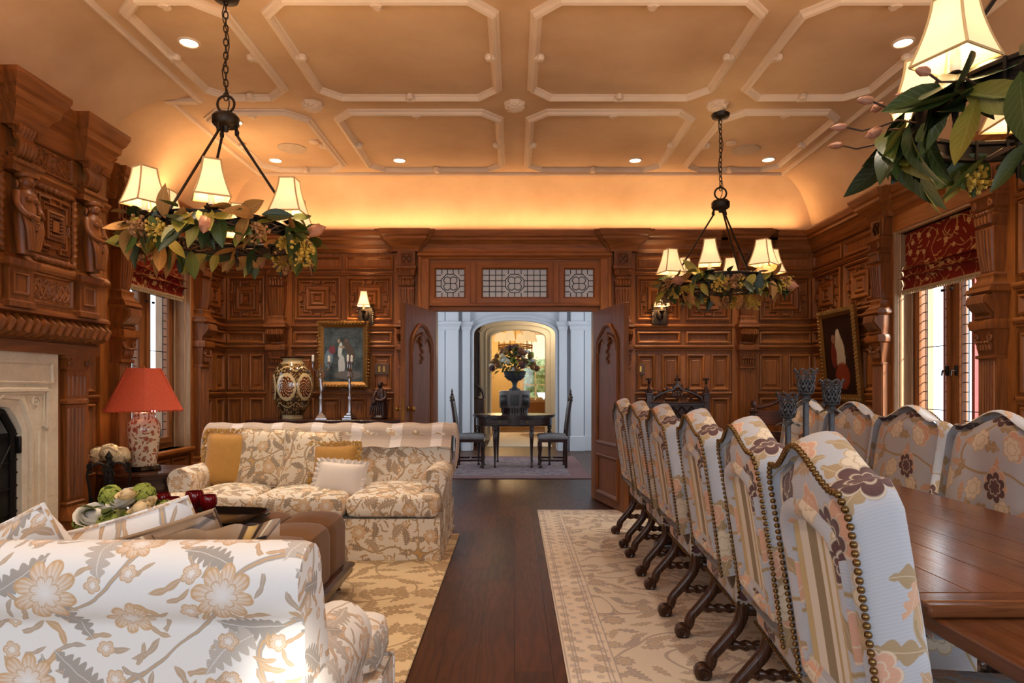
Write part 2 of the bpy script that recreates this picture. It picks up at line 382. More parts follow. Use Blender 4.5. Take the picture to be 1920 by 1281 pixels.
# ------------------------------------------------------------------ mesh helper
def T(x, y, z): return Matrix.Translation((x, y, z))
def Rx(a): return Matrix.Rotation(a, 4, 'X')
def Ry(a): return Matrix.Rotation(a, 4, 'Y')
def Rz(a): return Matrix.Rotation(a, 4, 'Z')
class MB:
    def __init__(s): s.v = []; s.f = []; s.a = []; s.uvs = []
    def add(s, vs, fs, g=-1, mi=0, X=None, uv=None):
        b = len(s.v); o = R.random()*50 if g >= 0 else 0.
        s.v += [X @ Vector(p) for p in vs] if X is not None else [Vector(p) for p in vs]
        for k, f in enumerate(fs):
            s.f.append(tuple(i+b for i in f)); s.a.append((g, o, mi))
            s.uvs.append(uv[k] if uv else None)
    def box(s, x0, x1, y0, y1, z0, z1, b=0., g=None, mi=0, X=None):
        if x0 > x1: x0, x1 = x1, x0
        if y0 > y1: y0, y1 = y1, y0
        if z0 > z1: z0, z1 = z1, z0
        d = (x1-x0, y1-y0, z1-z0)
        if g is None: g = d.index(max(d))
        b = min(b, min(d)*.49)
        lo, hi = (x0, y0, z0), (x1, y1, z1)
        if b <= 0:
            vs = [(x0, y0, z0), (x1, y0, z0), (x1, y1, z0), (x0, y1, z0), (x0, y0, z1), (x1, y0, z1), (x1, y1, z1), (x0, y1, z1)]
            return s.add(vs, [(0, 3, 2, 1), (4, 5, 6, 7), (0, 1, 5, 4), (1, 2, 6, 5), (2, 3, 7, 6), (3, 0, 4, 7)], g, mi, X)
        vs = []; idx = {}
        for sx in (0, 1):
            for sy in (0, 1):
                for sz in (0, 1):
                    for ax in range(3):
                        p = [(hi if q else lo)[i]+(0 if i == ax else (-b if q else b)) for i, q in enumerate((sx, sy, sz))]
                        idx[(sx, sy, sz, ax)] = len(vs); vs.append(p)
        fs = []
        for ax in range(3):
            o = [i for i in range(3) if i != ax]
            for sg in (0, 1):
                q = []
                for a, c in ((0, 0), (1, 0), (1, 1), (0, 1)):
                    k = [0, 0, 0]; k[ax] = sg; k[o[0]] = a; k[o[1]] = c; q.append(idx[(*k, ax)])
                fs.append(tuple(q))
            for a in (0, 1):
                for c in (0, 1):
                    k0 = [0, 0, 0]; k0[o[0]] = a; k0[o[1]] = c; k1 = list(k0); k1[ax] = 1
                    fs.append((idx[(*k0, o[0])], idx[(*k1, o[0])], idx[(*k1, o[1])], idx[(*k0, o[1])]))
        for sx in (0, 1):
            for sy in (0, 1):
                for sz in (0, 1): fs.append(tuple(idx[(sx, sy, sz, ax)] for ax in range(3)))
        s.add(vs, fs, g, mi, X)
    def grid(s, P, closed_u=False, closed_v=False, g=-1, mi=0, X=None, uv=None, caps=False):
        n, m = len(P), len(P[0]); vs = [p for r in P for p in r]; fs = []; uvs = [] if uv else None
        for i in range(n if closed_u else n-1):
            for j in range(m if closed_v else m-1):
                i2, j2 = (i+1) % n, (j+1) % m
                fs.append((i*m+j, i2*m+j, i2*m+j2, i*m+j2))
                if uv: uvs.append([uv(i, j), uv(i+1, j), uv(i+1, j+1), uv(i, j+1)])
        for e in ((0, -1) if caps is True else caps or ()):
            fs.append(tuple((n-1 if e else 0)*m+j for j in range(m)))
            if uv: uvs.append(None)
        s.add(vs, fs, g, mi, X, uvs)
    def lathe(s, prof, seg=24, X=None, g=-1, mi=0, uv=False, a0=0.):
        P = [[(r*cos(a0+2*pi*j/seg), r*sin(a0+2*pi*j/seg), z) for j in range(seg)] for r, z in prof]
        u = None
        if uv:
            rm = max(r for r, z in prof); L = [0.]
            for (r, z), (r2, z2) in zip(prof, prof[1:]): L.append(L[-1]+hypot(r2-r, z2-z))
            u = lambda i, j: (2*pi*rm*j/seg, prof[min(i, len(prof)-1)][1])
        s.grid(P, closed_v=True, g=g, mi=mi, X=X, uv=u, caps=[k for k in (0, -1) if prof[k][0] < .045])
    def tube(s, pts, r, seg=8, g=-1, mi=0, X=None, closed=False, twist=0., lobes=2, amp=.25, flat=1.):
        pts = [Vector(p) for p in pts]; n = len(pts)
        rs = r if isinstance(r, (list, tuple)) else [r]*n
        tang = []
        for i in range(n):
            a = pts[(i-1) % n] if closed or i else pts[0]; b = pts[(i+1) % n] if closed or i < n-1 else pts[-1]
            t = (b-a); tang.append(t.normalized() if t.length > 1e-9 else Vector((0, 0, 1)))
        up = Vector((0, 0, 1)) if abs(tang[0].z) < .9 else Vector((1, 0, 0))
        nrm = (up-tang[0]*up.dot(tang[0])).normalized(); P = []; L = 0
        for i in range(n):
            if i: L += (pts[i]-pts[i-1]).length; nrm = (nrm-tang[i]*nrm.dot(tang[i])).normalized()
            bn = tang[i].cross(nrm); row = []
            for j in range(seg):
                a = 2*pi*j/seg; rr = rs[i]*(1+(amp*cos(lobes*(a-L*twist)) if twist else 0))
                row.append(pts[i]+nrm*(rr*cos(a))+bn*(rr*sin(a)*flat))
            P.append(row)
        s.grid(P, closed_u=closed, closed_v=True, g=g, mi=mi, X=X, caps=not closed)
    def ell(s, c, r, seg=12, g=-1, mi=0, X=None, rings=None):
        rings = rings or max(4, seg//2); r = r if isinstance(r, (tuple, list)) else (r, r, r)
        P = [[(c[0]+r[0]*sin(pi*i/rings)*cos(2*pi*j/seg), c[1]+r[1]*sin(pi*i/rings)*sin(2*pi*j/seg), c[2]-r[2]*cos(pi*i/rings)) for j in range(seg)] for i in range(1, rings)]
        s.grid(P, closed_v=True, g=g, mi=mi, X=X, caps=True)
    def stack(s, lv, u=0., n0=0., g=2, mi=0, X=None):
        # rectangles lofted up a wall: (z, half width, depth from the wall)
        P = [[(u-w, -n0, z), (u+w, -n0, z), (u+w, -n, z), (u-w, -n, z)] for z, w, n in lv]
        s.grid(P, closed_v=True, g=g, mi=mi, X=X, caps=True)
    def mold(s, u0, u1, prof, g=0, mi=0, X=None):
        # moulding: (depth, z) profile run along the wall from u0 to u1
        P = [[(u, -n, z) for n, z in prof] for u in (u0, u1)]
        s.grid(P, closed_v=True, g=g, mi=mi, X=X, caps=True)
    def ring(s, poly, prof, g=None, mi=0, X=None, to=None):
        # mitred moulding run round a closed polygon; prof = (inset, height)
        to = to or (lambda a, b, h: (a, -h, b)); n = len(poly)
        A = sum(poly[i][0]*poly[(i+1) % n][1]-poly[(i+1) % n][0]*poly[i][1] for i in range(n)); sg = 1 if A > 0 else -1
        nr = []
        for i in range(n):
            (x0, y0), (x1, y1) = poly[i], poly[(i+1) % n]; L = hypot(x1-x0, y1-y0) or 1; nr.append((-(y1-y0)/L*sg, (x1-x0)/L*sg))
        P = []
        for i in range(n):
            (ax, ay), (bx, by) = nr[i-1], nr[i]; k = 1+ax*bx+ay*by; mx, my = (ax+bx)/k, (ay+by)/k
            P.append([to(poly[i][0]+mx*o, poly[i][1]+my*o, h) for o, h in prof])
        for i in range(n):
            a, b = P[i], P[(i+1) % n]; dx = abs(poly[(i+1) % n][0]-poly[i][0]); dy = abs(poly[(i+1) % n][1]-poly[i][1])
            s.grid([a, b], g=(0 if dx > dy else 2) if g is None else g, mi=mi, X=X)
    def plate(s, poly, h0, h1, g=2, mi=0, X=None, to=None, bev=0.):
        to = to or (lambda a, b, h: (a, -h, b)); n = len(poly)
        if bev:
            cx = sum(p[0] for p in poly)/n; cy = sum(p[1] for p in poly)/n
            top = [(cx+(x-cx)*(1-bev/max(.001, hypot(x-cx, y-cy))), cy+(y-cy)*(1-bev/max(.001, hypot(x-cx, y-cy)))) for x, y in poly]
        else: top = poly
        vs = [to(x, y, h0) for x, y in poly]+[to(x, y, h1) for x, y in top]
        s.add(vs, [tuple(range(n)), tuple(range(n, 2*n))]+[(i, (i+1) % n, n+(i+1) % n, n+i) for i in range(n)], g, mi, X)
    def rbox(s, c, size, r, n=8, g=-1, mi=0, X=None, crown=0., sag=0., pinch=0.):
        h = [q/2 for q in size]; r = min(r, min(h)*.999)
        def ts(hh):
            k = max(1, n//3); e = [-hh+r*(1-cos(pi/2*i/k)) for i in range(k+1)]
            mid = [(-hh+r)+(2*hh-2*r)*i/n for i in range(1, n)] if hh > r else []
            return e+mid+[-q for q in reversed(e)]
        def pt(p):
            q = [max(-(h[i]-r), min(h[i]-r, p[i])) for i in range(3)]; d = Vector([p[i]-q[i] for i in range(3)])
            o = Vector(q)+(d.normalized()*r if d.length > 1e-9 else d)
            fx, fy = o.x/h[0], o.y/h[1]; k = (1-fx*fx)*(1-fy*fy)
            o.z += (crown if o.z > 0 else -sag)*k
            if pinch: o.x *= 1-pinch*(1-fy*fy)*abs(fx); o.y *= 1-pinch*(1-fx*fx)*abs(fy)
            return (o.x+c[0], o.y+c[1], o.z+c[2])
        for ax in range(3):
            a, b = [i for i in range(3) if i != ax]
            A, B = ts(h[a]), ts(h[b])
            for sg in (-1, 1):
                P = []
                for ua in A:
                    row = []
                    for ub in B:
                        p = [0, 0, 0]; p[ax] = sg*h[ax]; p[a] = ua; p[b] = ub; row.append(pt(p))
                    P.append(row)
                s.grid(P, g=g, mi=mi, X=X)
    def build(s, name, mats, parent=None, smooth=40, loc=None, weld=False, uvrot=None, shift=(0, 0), mw=None):
        me = bpy.data.meshes.new(name); me.from_pydata([tuple(v) for v in s.v], [], s.f)
        for m in (mats if isinstance(mats, (list, tuple)) else [mats]): me.materials.append(M[m] if isinstance(m, str) else m)
        ul = me.uv_layers.new(name='UVMap'); dat = [0.]*(2*len(me.loops)); k = 0
        V = s.v
        for p, (g, o, mi), u in zip(me.polygons, s.a, s.uvs):
            p.material_index = mi
            f = s.f[p.index]
            if u is None:
                nx, ny, nz = (abs(q) for q in p.normal); kx = 0 if nx >= ny and nx >= nz else (1 if ny >= nz else 2)
                if g < 0: ia, ib = ((1, 2), (0, 2), (0, 1))[kx]
                elif kx == g: ia, ib = ((1, 2), (0, 2), (0, 1))[g]
                else: ib = g; ia = 3-g-kx
                for i in f: dat[k] = V[i][ia]+o+shift[0]; dat[k+1] = V[i][ib]+o*.37+shift[1]; k += 2
            else:
                for q in u: dat[k] = q[0]+shift[0]; dat[k+1] = q[1]+shift[1]; k += 2
        ul.data.foreach_set('uv', dat)
        bm = bmesh.new(); bm.from_mesh(me)
        if weld: bmesh.ops.remove_doubles(bm, verts=bm.verts, dist=1e-5)
        bmesh.ops.recalc_face_normals(bm, faces=bm.faces); bm.to_mesh(me); bm.free()
        if smooth:
            me.polygons.foreach_set('use_smooth', [True]*len(me.polygons)); me.set_sharp_from_angle(angle=radians(smooth))
        o = bpy.data.objects.new(name, me); COL.objects.link(o)
        if parent: o.parent = parent
        if mw is not None: o.matrix_basis = mw
        if loc: o.location = loc
        return o
def thing(name, label, cat, loc=(0, 0, 0), rz=0., group=None, X=None):
    o = bpy.data.objects.new(name, None); COL.objects.link(o); o.empty_display_size = .1
    if X is not None: o.matrix_basis = X
    else: o.location = loc; o.rotation_euler = (0, 0, rz)
    return tag(o, label, cat, group)
def tag(o, label, cat, group=None, kind=None):
    o['label'] = label; o['category'] = cat
    if group: o['group'] = group
    if kind: o['kind'] = kind
    return o
def struct(o, label=None, cat=None):
    o['kind'] = 'structure'
    if label: o['label'] = label; o['category'] = cat
    return o
KIDS = {}
def kids(o): return [c for c in COL.objects if c.parent == o]
def dup(o, parent=None, X=None, label=None, group=None):
    c = o.copy(); COL.objects.link(c)
    if parent: c.parent = parent
    if X is not None: c.matrix_basis = X
    if label: c['label'] = label
    if group: c['group'] = group
    for k in [q for q in KIDS.get(o.name) or o.children]: dup(k, c)
    return c
def spiral(c, r0, r1, turns, a0, to, n=28, s=1):
    return [to(c[0]+s*(r0+(r1-r0)*i/n)*cos(a0+turns*2*pi*i/n), c[1]+(r0+(r1-r0)*i/n)*sin(a0+turns*2*pi*i/n)) for i in range(n+1)]
def bez(p0, p1, p2, p3, n=10):
    p0, p1, p2, p3 = map(Vector, (p0, p1, p2, p3))
    return [p0*(1-t)**3+p1*3*t*(1-t)**2+p2*3*t*t*(1-t)+p3*t**3 for t in [i/n for i in range(n+1)]]
def crom(pts, n=6):
    pts = [Vector(p) for p in pts]; out = []
    for i in range(len(pts)-1):
        p0 = pts[max(i-1, 0)]; p1 = pts[i]; p2 = pts[i+1]; p3 = pts[min(i+2, len(pts)-1)]
        for k in range(n):
            t = k/n; out.append(.5*((2*p1)+(p2-p0)*t+(2*p0-5*p1+4*p2-p3)*t*t+(3*p1-p0-3*p2+p3)*t**3))
    return out+[pts[-1]]
# ------------------------------------------------------------------ room shell
CZ = 3.357; XL, XR, YB, YF = -3.14, 3.235, 6.93, -2.1; XBR = -2.91; BR0, BR1 = 2.15, 4.37
MBACK = T(0, YB, 0); MLEFT = T(XL, 0, 0) @ Rz(pi/2); MRIGHT = T(XR, 0, 0) @ Rz(-pi/2)
mb = MB(); mb.box(-9, 9, -3, 22, -.1, 0, g=1)
struct(mb.build('floor', 'floor', smooth=0))
mb = MB(); mb.box(-3.5, 3.6, YF-.2, YB+.2, CZ, CZ+.1)
ceil = struct(mb.build('ceiling', 'plaster', smooth=0))
# cove: quarter ellipses from the cornice to the flat of the ceiling, stepping forward over the chimney breast
mb = MB(); n = 14; z0 = 2.70
def cove(a, b, fn):
    P = [[fn(t, i) for i in range(n+1)] for t in (a, b)]
    mb.grid(P)
def qe(i, d): th = pi/2*i/n; return d*(1-cos(th)), z0+(CZ-z0)*sin(th)
def back_c(t, i): d, z = qe(i, .49); return (t, YB-d, z)
def right_c(t, i): d, z = qe(i, XR-2.70); return (XR-d, t, z)
def left_c(t, i): d, z = qe(i, -2.58-XL); return (XL+d, t, z)
def br_c(t, i): d, z = qe(i, -2.36-XBR); return (XBR+d, t, z)
def mit(xw, s, d1):   # back cove ends mitred against the side coves
    return [[(xw+s*d1*(1-cos(pi/2*i/n)), YB-.49*(1-cos(pi/2*i/n)), z0+(CZ-z0)*sin(pi/2*i/n)) for i in range(n+1)]]
L_ = mit(XL, 1, .56)[0]; R_ = mit(XR, -1, .535)[0]
mb.grid([L_, R_])
yb = [BR1+(4.78-BR1)*i/n for i in range(n+1)]     # the groin where the recess beyond the breast begins
ga = [br_c(yb[i], i) for i in range(n+1)]; gb = [left_c(yb[i], i) for i in range(n+1)]
mb.grid([[right_c(YF, i) for i in range(n+1)], R_]); mb.grid([gb, L_]); mb.grid([ga, gb])
mb.grid([[br_c(YF, i) for i in range(n+1)], ga])
mb.box(XL-.12, XL-.02, YF, YB, z0-.2, CZ); mb.box(XR+.02, XR+.12, YF, YB, z0-.2, CZ); mb.box(XL, XR, YB+.02, YB+.12, z0-.2, CZ)
mb.build('cove', 'plaster', ceil, smooth=30)
# ceiling ribs: mitred mouldings round each coffer with chamfered corners, trim at the edge of the flat
dn = lambda a, b, h: (a, b, CZ-h)
RIB = [(-.012, -.002), (-.010, .012), (.004, .016), (.012, .034), (.030, .040), (.040, .030), (.046, .012), (.056, .008), (.060, -.002)]
bx = [-1.53, 0, 1.53]; by = [.5, 1.94, 3.39, 4.84]
def coffer(x0, x1, y0, y1, c=.15):
    mb = MB()
    poly = [(x0+c, y0), (x1-c, y0), (x1, y0+c), (x1, y1-c), (x1-c, y1), (x0+c, y1), (x0, y1-c), (x0, y0+c)]
    mb.ring(poly, RIB, to=dn)
    for x, y, q in (((x0+x1)/2, y0, 0), ((x0+x1)/2, y1, 0), (x0, (y0+y1)/2, 1), (x1, (y0+y1)/2, 1)):   # small carved buds on the moulding
        s = 1 if (y == y0 or (q and x == x0)) else -1; px, py = (x+s*.065, y) if q else (x, y+s*.065)
        mb.ell((px, py, CZ-.02), (.03, .03, .028), 10); mb.ell((px-(s*.03 if q else 0), py-(0 if q else s*.03), CZ-.025), (.022 if q else .045, .045 if q else .022, .025), 10)
    return mb.build('coffer_moulding', 'ceiling_trim', ceil, smooth=30)
hb = .1
ys = [(YF+.2, .5-hb), (.5+hb, 1.94-hb), (1.94+hb, 3.39-hb), (3.39+hb, 4.84-hb), (4.84+hb, 6.32)]
for y0, y1 in ys:
    xl = -2.46 if y0 > 4.8 else -2.24
    for x0, x1 in ((xl, -1.53-hb), (-1.53+hb, -hb), (hb, 1.53-hb), (1.53+hb, 2.58)): coffer(x0, x1, y0, y1)
mb = MB(); edge = [(2.70, YF), (2.70, 6.44), (-2.58, 6.44), (-2.58, 4.76), (-2.36, 4.76), (-2.36, YF)]
mb.ring(edge, [(-.01, -.002), (-.01, .02), (.012, .028), (.026, .020), (.032, -.002)], to=dn)
mb.box(-2.60, -2.36, 4.735, 4.79, CZ-.03, CZ)
mb.build('edge_moulding', 'ceiling_trim', ceil, smooth=30)
for x in bx:
    for y in by:
        mb = MB(); mb.lathe([(.085, CZ), (.085, CZ-.012), (.070, CZ-.03), (.055, CZ-.034), (.05, CZ-.05), (.02, CZ-.062), (0.001, CZ-.064)], 8, T(x, y, 0), a0=pi/8)
        for k in range(8): mb.ell((x+.055*cos(k*pi/4), y+.055*sin(k*pi/4), CZ-.03), (.022, .022, .02), 8)
        mb.build('ceiling_boss', 'ceiling_trim', ceil, smooth=30)

# ---- wall carpentry, in wall coordinates: u along the wall, n out of it, z up
FR = [(0, .0), (0, .020), (.012, .026), (.024, .020), (.030, .006), (.036, 0)]          # panel moulding
FB = [(0, 0), (0, .028), (.014, .034), (.028, .022), (.036, .004)]
def rect(u0, u1, z0, z1): return [(u0, z0), (u1, z0), (u1, z1), (u0, z1)]
def rail(mb, u0, u1, z0, z1, d=.045):
    h = z1-z0
    mb.mold(u0, u1, [(0, z0), (d*.35, z0), (d*.55, z0+h*.12), (d*.55, z0+h*.3), (d*.8, z0+h*.42), (d, z0+h*.66), (d, z0+h*.86), (d*.8, z1), (0, z1)])
def panel(mb, u0, u1, z0, z1, field=True, fr=FR):
    mb.ring(rect(u0, u1, z0, z1), fr)
    if field: mb.plate(rect(u0+.05, u1-.05, z0+.05, z1-.05), 0, .010, g=2 if z1-z0 > u1-u0 else 0, bev=.02)
def geo(mb, u0, u1, z0, z1):
    # Jacobean geometric panel: moulded border, square frame in the middle, L-shaped corner fields and keyed arms
    cu, cz = (u0+u1)/2, (z0+z1)/2; w, h = (u1-u0)/2, (z1-z0)/2
    mb.ring(rect(u0, u1, z0, z1), FB)
    a, b = w*.50, h*.52; ia, ib = w*.24, h*.25; k = .045
    for su in (-1, 1):
        for sz in (-1, 1):
            q = [(cu+su*k, cz+sz*(h-.045)), (cu+su*(w-.045), cz+sz*(h-.045)), (cu+su*(w-.045), cz+sz*k), (cu+su*(a+.055), cz+sz*k), (cu+su*(a+.055), cz+sz*(b*.55)), (cu+su*(a+.01), cz+sz*b*.55),
                 (cu+su*(a+.01), cz+sz*(b+.005)), (cu+su*a*.5, cz+sz*(b+.005)), (cu+su*a*.5, cz+sz*(b+.05)), (cu+su*k, cz+sz*(b+.05))]
            mb.ring(q, [(0, 0), (0, .018), (.010, .022), (.020, .012), (.024, 0)])
    mb.ring(rect(cu-a, cu+a, cz-b, cz+b), [(0, 0), (0, .026), (.012, .034), (.03, .030), (.05, .014), (.054, .014)])
    mb.ring(rect(cu-ia, cu+ia, cz-ib, cz+ib), [(-.02, .012), (-.01, .03), (0, .036), (.014, .030), (.026, .014)])
    mb.plate(rect(cu-ia+.02, cu+ia-.02, cz-ib+.02, cz+ib-.02), .01, .03, g=0, bev=.03)
    for s in (-1, 1):
        for p in ([(cu-k*.8, cz+s*(b+.03)), (cu-k, cz+s*(b+.07)), (cu-k*.8, cz+s*(h-.05)), (cu+k*.8, cz+s*(h-.05)), (cu+k, cz+s*(b+.07)), (cu+k*.8, cz+s*(b+.03))],
                  [(cu+s*(a+.03), cz-k*.8), (cu+s*(a+.07), cz-k), (cu+s*(w-.05), cz-k*.8), (cu+s*(w-.05), cz+k*.8), (cu+s*(a+.07), cz+k), (cu+s*(a+.03), cz+k*.8)]):
            mb.plate(p, 0, .030, g=2, bev=.012)
ZG = (1.925, 2.40)
def bay(parent, u0, u1, ng=2, nl=None, base=True, top=True, zlow=.17, dado=True):
    """everything between two pilasters, from the frieze down to the skirting"""
    mb = MB(); w = (u1-u0); nl = nl or ng*2
    if top:
        for i in range(ng): panel(mb, u0+w*i/ng+.02, u0+w*(i+1)/ng-.02, 2.475, 2.625, False)
        rail(mb, u0, u1, 2.41, 2.455, .035)
    mb.build('frieze', 'oak', parent, smooth=0)
    for i in range(ng):
        g_ = MB(); a, b = u0+w*i/ng+.03, u0+w*(i+1)/ng-.03; geo(g_, a, b, *ZG); g_.build('geometric_panel', 'oak', parent, smooth=0)
    mb = MB(); rail(mb, u0, u1, 1.82, 1.885); rail(mb, u0, u1, 1.595, 1.66)
    for i in range(ng): panel(mb, u0+w*i/ng+.03, u0+w*(i+1)/ng-.03, 1.675, 1.805, False, FB)
    mb.build('chair_rail', 'oak', parent, smooth=0)
    mb = MB()
    for i in range(nl):
        a, b = u0+w*i/nl+.035, u0+w*(i+1)/nl-.035
        panel(mb, a, b, 1.17, 1.56); panel(mb, a, b, .66, 1.09)
        panel(mb, a, b, .20, .58)
    rail(mb, u0, u1, 1.10, 1.155, .03); rail(mb, u0, u1, .60, .64, .02)
    mb.build('lower_panel', 'oak', parent, smooth=0)
    if base:
        b = MB(); b.mold(u0, u1, [(0, 0), (.04, 0), (.04, .12), (.03, .15), (.015, .165), (0, .17)]); b.build('baseboard', 'oak', parent, smooth=0)
fl = lambda a, b, h: (a, -h, b)
def scrolls(mb, u, z, n, w, r=.028):
    for s in (-1, 1):
        mb.tube(spiral((u+s*w, z), r, .004, 1.6, pi/2, lambda a, b: (a, -n, b), 26, s), [.009]*20+[.006]*7, 6, g=2)
def acanthus(mb, u, z0, z1, w, n):
    for i in range(5):
        uu = u+w*(i-2)/2.5; mb.ell((uu, -n, (z0+z1)/2), (w*.22, .022, (z1-z0)*.55), 8, g=2)
        mb.ell((uu, -n-.012, z1-.01), (w*.2, .02, .016), 8, g=2)
def pilaster(parent, M0, tapered=True):
    P = bpy.data.objects.new('pilaster', None); COL.objects.link(P); P.parent = parent
    mb = MB(); mb.stack([(2.655, .13, .075), (2.50, .13, .075)]);
    mb.ring(rect(-.085, .085, 2.51, 2.645), [(0, .075), (0, .085), (.012, .085), (.02, .076)])
    for a in (0, pi/2):
        for s in (-1, 1):
            for q in range(-1, 2):
                c = .05*q; d = (cos(a+pi/4), sin(a+pi/4)); mb.tube([(-.06*d[0]-c*d[1], -.078, 2.577-.055*d[1]+c*d[0]), (.06*d[0]-c*d[1], -.078, 2.577+.055*d[1]+c*d[0])], .008, 5, g=2)
    mb.build('carved_block', 'oak_carved', P, smooth=40)
    mb = MB(); mb.stack([(2.505, .13, .09), (2.495, .15, .12), (2.47, .15, .12), (2.455, .135, .105), (2.40, .125, .10), (2.385, .105, .085), (2.36, .10, .085), (2.345, .12, .10), (2.30, .115, .095), (2.265, .09, .075)])
    scrolls(mb, 0, 2.425, .105, .10); acanthus(mb, 0, 2.28, 2.37, .10, .095)
    mb.build('capital', 'oak_carved', P, smooth=40)
    mb = MB(); mb.stack([(2.27, .115, .09), (2.10, .105, .08), (1.965, .085, .065)])
    for i in range(5):
        t = (i-2)/2.; mb.tube([(t*.085, -.088, 2.255), (t*.078, -.079, 2.10), (t*.062, -.064, 1.98)], [.017, .015, .012], 6, g=2)
    mb.stack([(1.97, .095, .075), (1.955, .11, .09), (1.93, .105, .085), (1.90, .12, .10), (1.885, .14, .12), (1.865, .14, .12)])
    mb.build('tapered_shaft', 'oak_carved', P, smooth=40)
    mb = MB(); mb.stack([(1.87, .15, .13), (1.845, .155, .14), (1.83, .14, .12)])
    mb.stack([(1.83, .125, .10), (1.805, .125, .145), (1.77, .125, .15), (1.725, .125, .115), (1.70, .12, .09), (1.66, .12, .09)])
    for i in range(7):
        u = -.09+.03*i; mb.tube([(u, -.10, 1.825), (u, -.145, 1.805), (u, -.150, 1.77), (u, -.115, 1.725), (u, -.085, 1.70), (u, -.10, 1.675)], .016, 6, g=2)
    mb.ell((0, -.10, 1.675), (.11, .03, .02), 10, g=0)
    mb.stack([(1.66, .135, .115), (1.635, .145, .125), (1.60, .14, .12), (1.59, .125, .105)])
    mb.build('console_bracket', 'oak_carved', P, smooth=40)
    mb = MB(); mb.stack([(1.59, .125, .10), (1.56, .12, .095), (1.43, .10, .075), (1.425, .115, .09), (1.405, .115, .09), (1.40, .10, .07)])
    scrolls(mb, 0, 1.545, .10, .085, .03); acanthus(mb, 0, 1.45, 1.52, .085, .085)
    mb.build('lower_capital', 'oak_carved', P, smooth=40)
    mb = MB(); mb.stack([(1.41, .11, .07), (.52, .11, .07)])
    for i in range(6):
        u = -.082+.0328*i; mb.tube([(u, -.068, 1.385), (u, -.068, .56)], .0115, 6, g=2)
    mb.build('fluted_shaft', 'oak', P, smooth=40)
    mb = MB(); mb.stack([(.54, .115, .08), (.52, .13, .10), (.49, .13, .10), (.47, .145, .115), (.44, .13, .10), (.16, .13, .10), (.15, .15, .125), (0, .15, .125)])
    mb.ring(rect(-.10, .10, .19, .41), [(0, .10), (0, .112), (.014, .116), (.024, .102)])
    mb.build('pedestal', 'oak', P, smooth=30)
    P.matrix_basis = M0 @ Matrix.Diagonal((.74, 1, 1, 1))
    KIDS[P.name] = [q for q in COL.objects if q.parent == P]
    return P
CORN = [(0, 2.655), (.03, 2.655), (.045, 2.675), (.06, 2.69), (.075, 2.735), (.105, 2.77), (.12, 2.775), (.12, 2.80), (.14, 2.815), (.16, 2.86), (.16, 2.872), (0, 2.872)]
def cornice(parent, u0, u1, brk=(), bw=.27, name='cornice', ends=(0, 0)):
    """cornice with blocks breaking forward over the pilasters"""
    mb = MB(); mb.mold(u0, u1, CORN)
    for b in brk:
        mb.stack([(2.872, bw, .24), (2.86, bw, .24), (2.815, bw-.02, .22), (2.80, bw-.04, .20), (2.775, bw-.04, .20), (2.755, bw-.07, .185), (2.71, bw-.115, .14), (2.68, bw-.13, .12), (2.655, bw-.135, .11)], b, g=0)
        mb.stack([(2.872, bw+.05, .205), (2.86, bw+.05, .205), (2.80, bw-.0, .165), (2.775, bw-.01, .15), (2.70, bw-.09, .10), (2.655, bw-.10, .08)], b, g=0)
    return mb.build(name, 'oak', parent, smooth=0)
def stile(mb, u0, u1, z0=.0, z1=2.66, d=.03): mb.box(u0, u1, -d, 0, z0, z1, g=2)

# ---- back wall with the double doorway
mb = MB()
for a, b, c, d in ((XL-.2, -.92, 0, 2.9), (.92, XR+.3, 0, 2.9), (-.92, .92, 2.57, 2.9)): mb.box(a, b, 0, .17, c, d, g=2 if b-a < 4 and c == 0 else 0)
wb = struct(mb.build('wall_back', 'oak', smooth=0, mw=MBACK))
for a, b, n_, l_ in ((XL, -2.67, 1, 2), (-2.41, -1.29, 2, 4), (1.29, 2.355, 2, 4), (2.615, XR, 1, 2)): bay(wb, a, b, n_, l_)
mb = MB()
for u in (-2.54, -1.157, 1.157, 2.485): stile(mb, u-.14, u+.14)
mb.build('stile', 'oak_frame', wb, smooth=0)
pil0 = pilaster(wb, T(-1.157, -.03, 0))
for u in (-2.54, 1.157, 2.485): dup(pil0, wb, T(u, -.03, 0) @ Matrix.Diagonal((.74, 1, 1, 1)))
cornice(wb, XL, XR, (-1.157, 1.157)); cornice(wb, 2.2, 2.8, (2.485,), .22); cornice(wb, -2.8, -2.2, (-2.54,), .22)
mb = MB()     # deep entablature over the doorway and its casing
for s in (-1, 1):
    mb.box(s*.92, s*1.03, -.06, .17, 0, 2.60, .004, g=2); mb.box(s*1.0, s*1.04, -.075, 0, 0, 2.62, .006, g=2)
    mb.box(s*.85, s*.93, -.02, .17, 0, 2.03, g=2)
mb.mold(-1.04, 1.04, [(0, 2.58), (.06, 2.58), (.07, 2.60), (.09, 2.615), (.09, 2.64), (.075, 2.66), (.075, 2.70), (0, 2.70)])
mb.build('door_casing', 'oak_frame', wb, smooth=0)
mb = MB()     # three-light transom
mb.box(-.93, .93, -.02, .10, 2.03, 2.075, .004, g=0); mb.box(-.93, .93, -.045, .02, 2.075, 2.115, .008, g=0); mb.box(-.93, .93, -.03, .06, 2.545, 2.60, .004, g=0)
for a, b in ((-.92, -.475), (-.415, .415), (.475, .92)):
    mb.ring(rect(a, b, 2.11, 2.55), [(0, 0), (0, .03), (.055, .034), (.066, .02), (.072, 0)])
for u in (-.445, .445): mb.box(u-.03, u+.03, -.045, .08, 2.11, 2.55, .004, g=2)
tr = mb.build('transom_frame', 'oak_frame', wb, smooth=0)
gl = MB(); ld = MB()
def came(p, q, r=.0045): ld.box(0, 1, 0, 1, 0, 1) if 0 else ld.tube([(p[0], .012, p[1]), (q[0], .012, q[1])], r, 5)
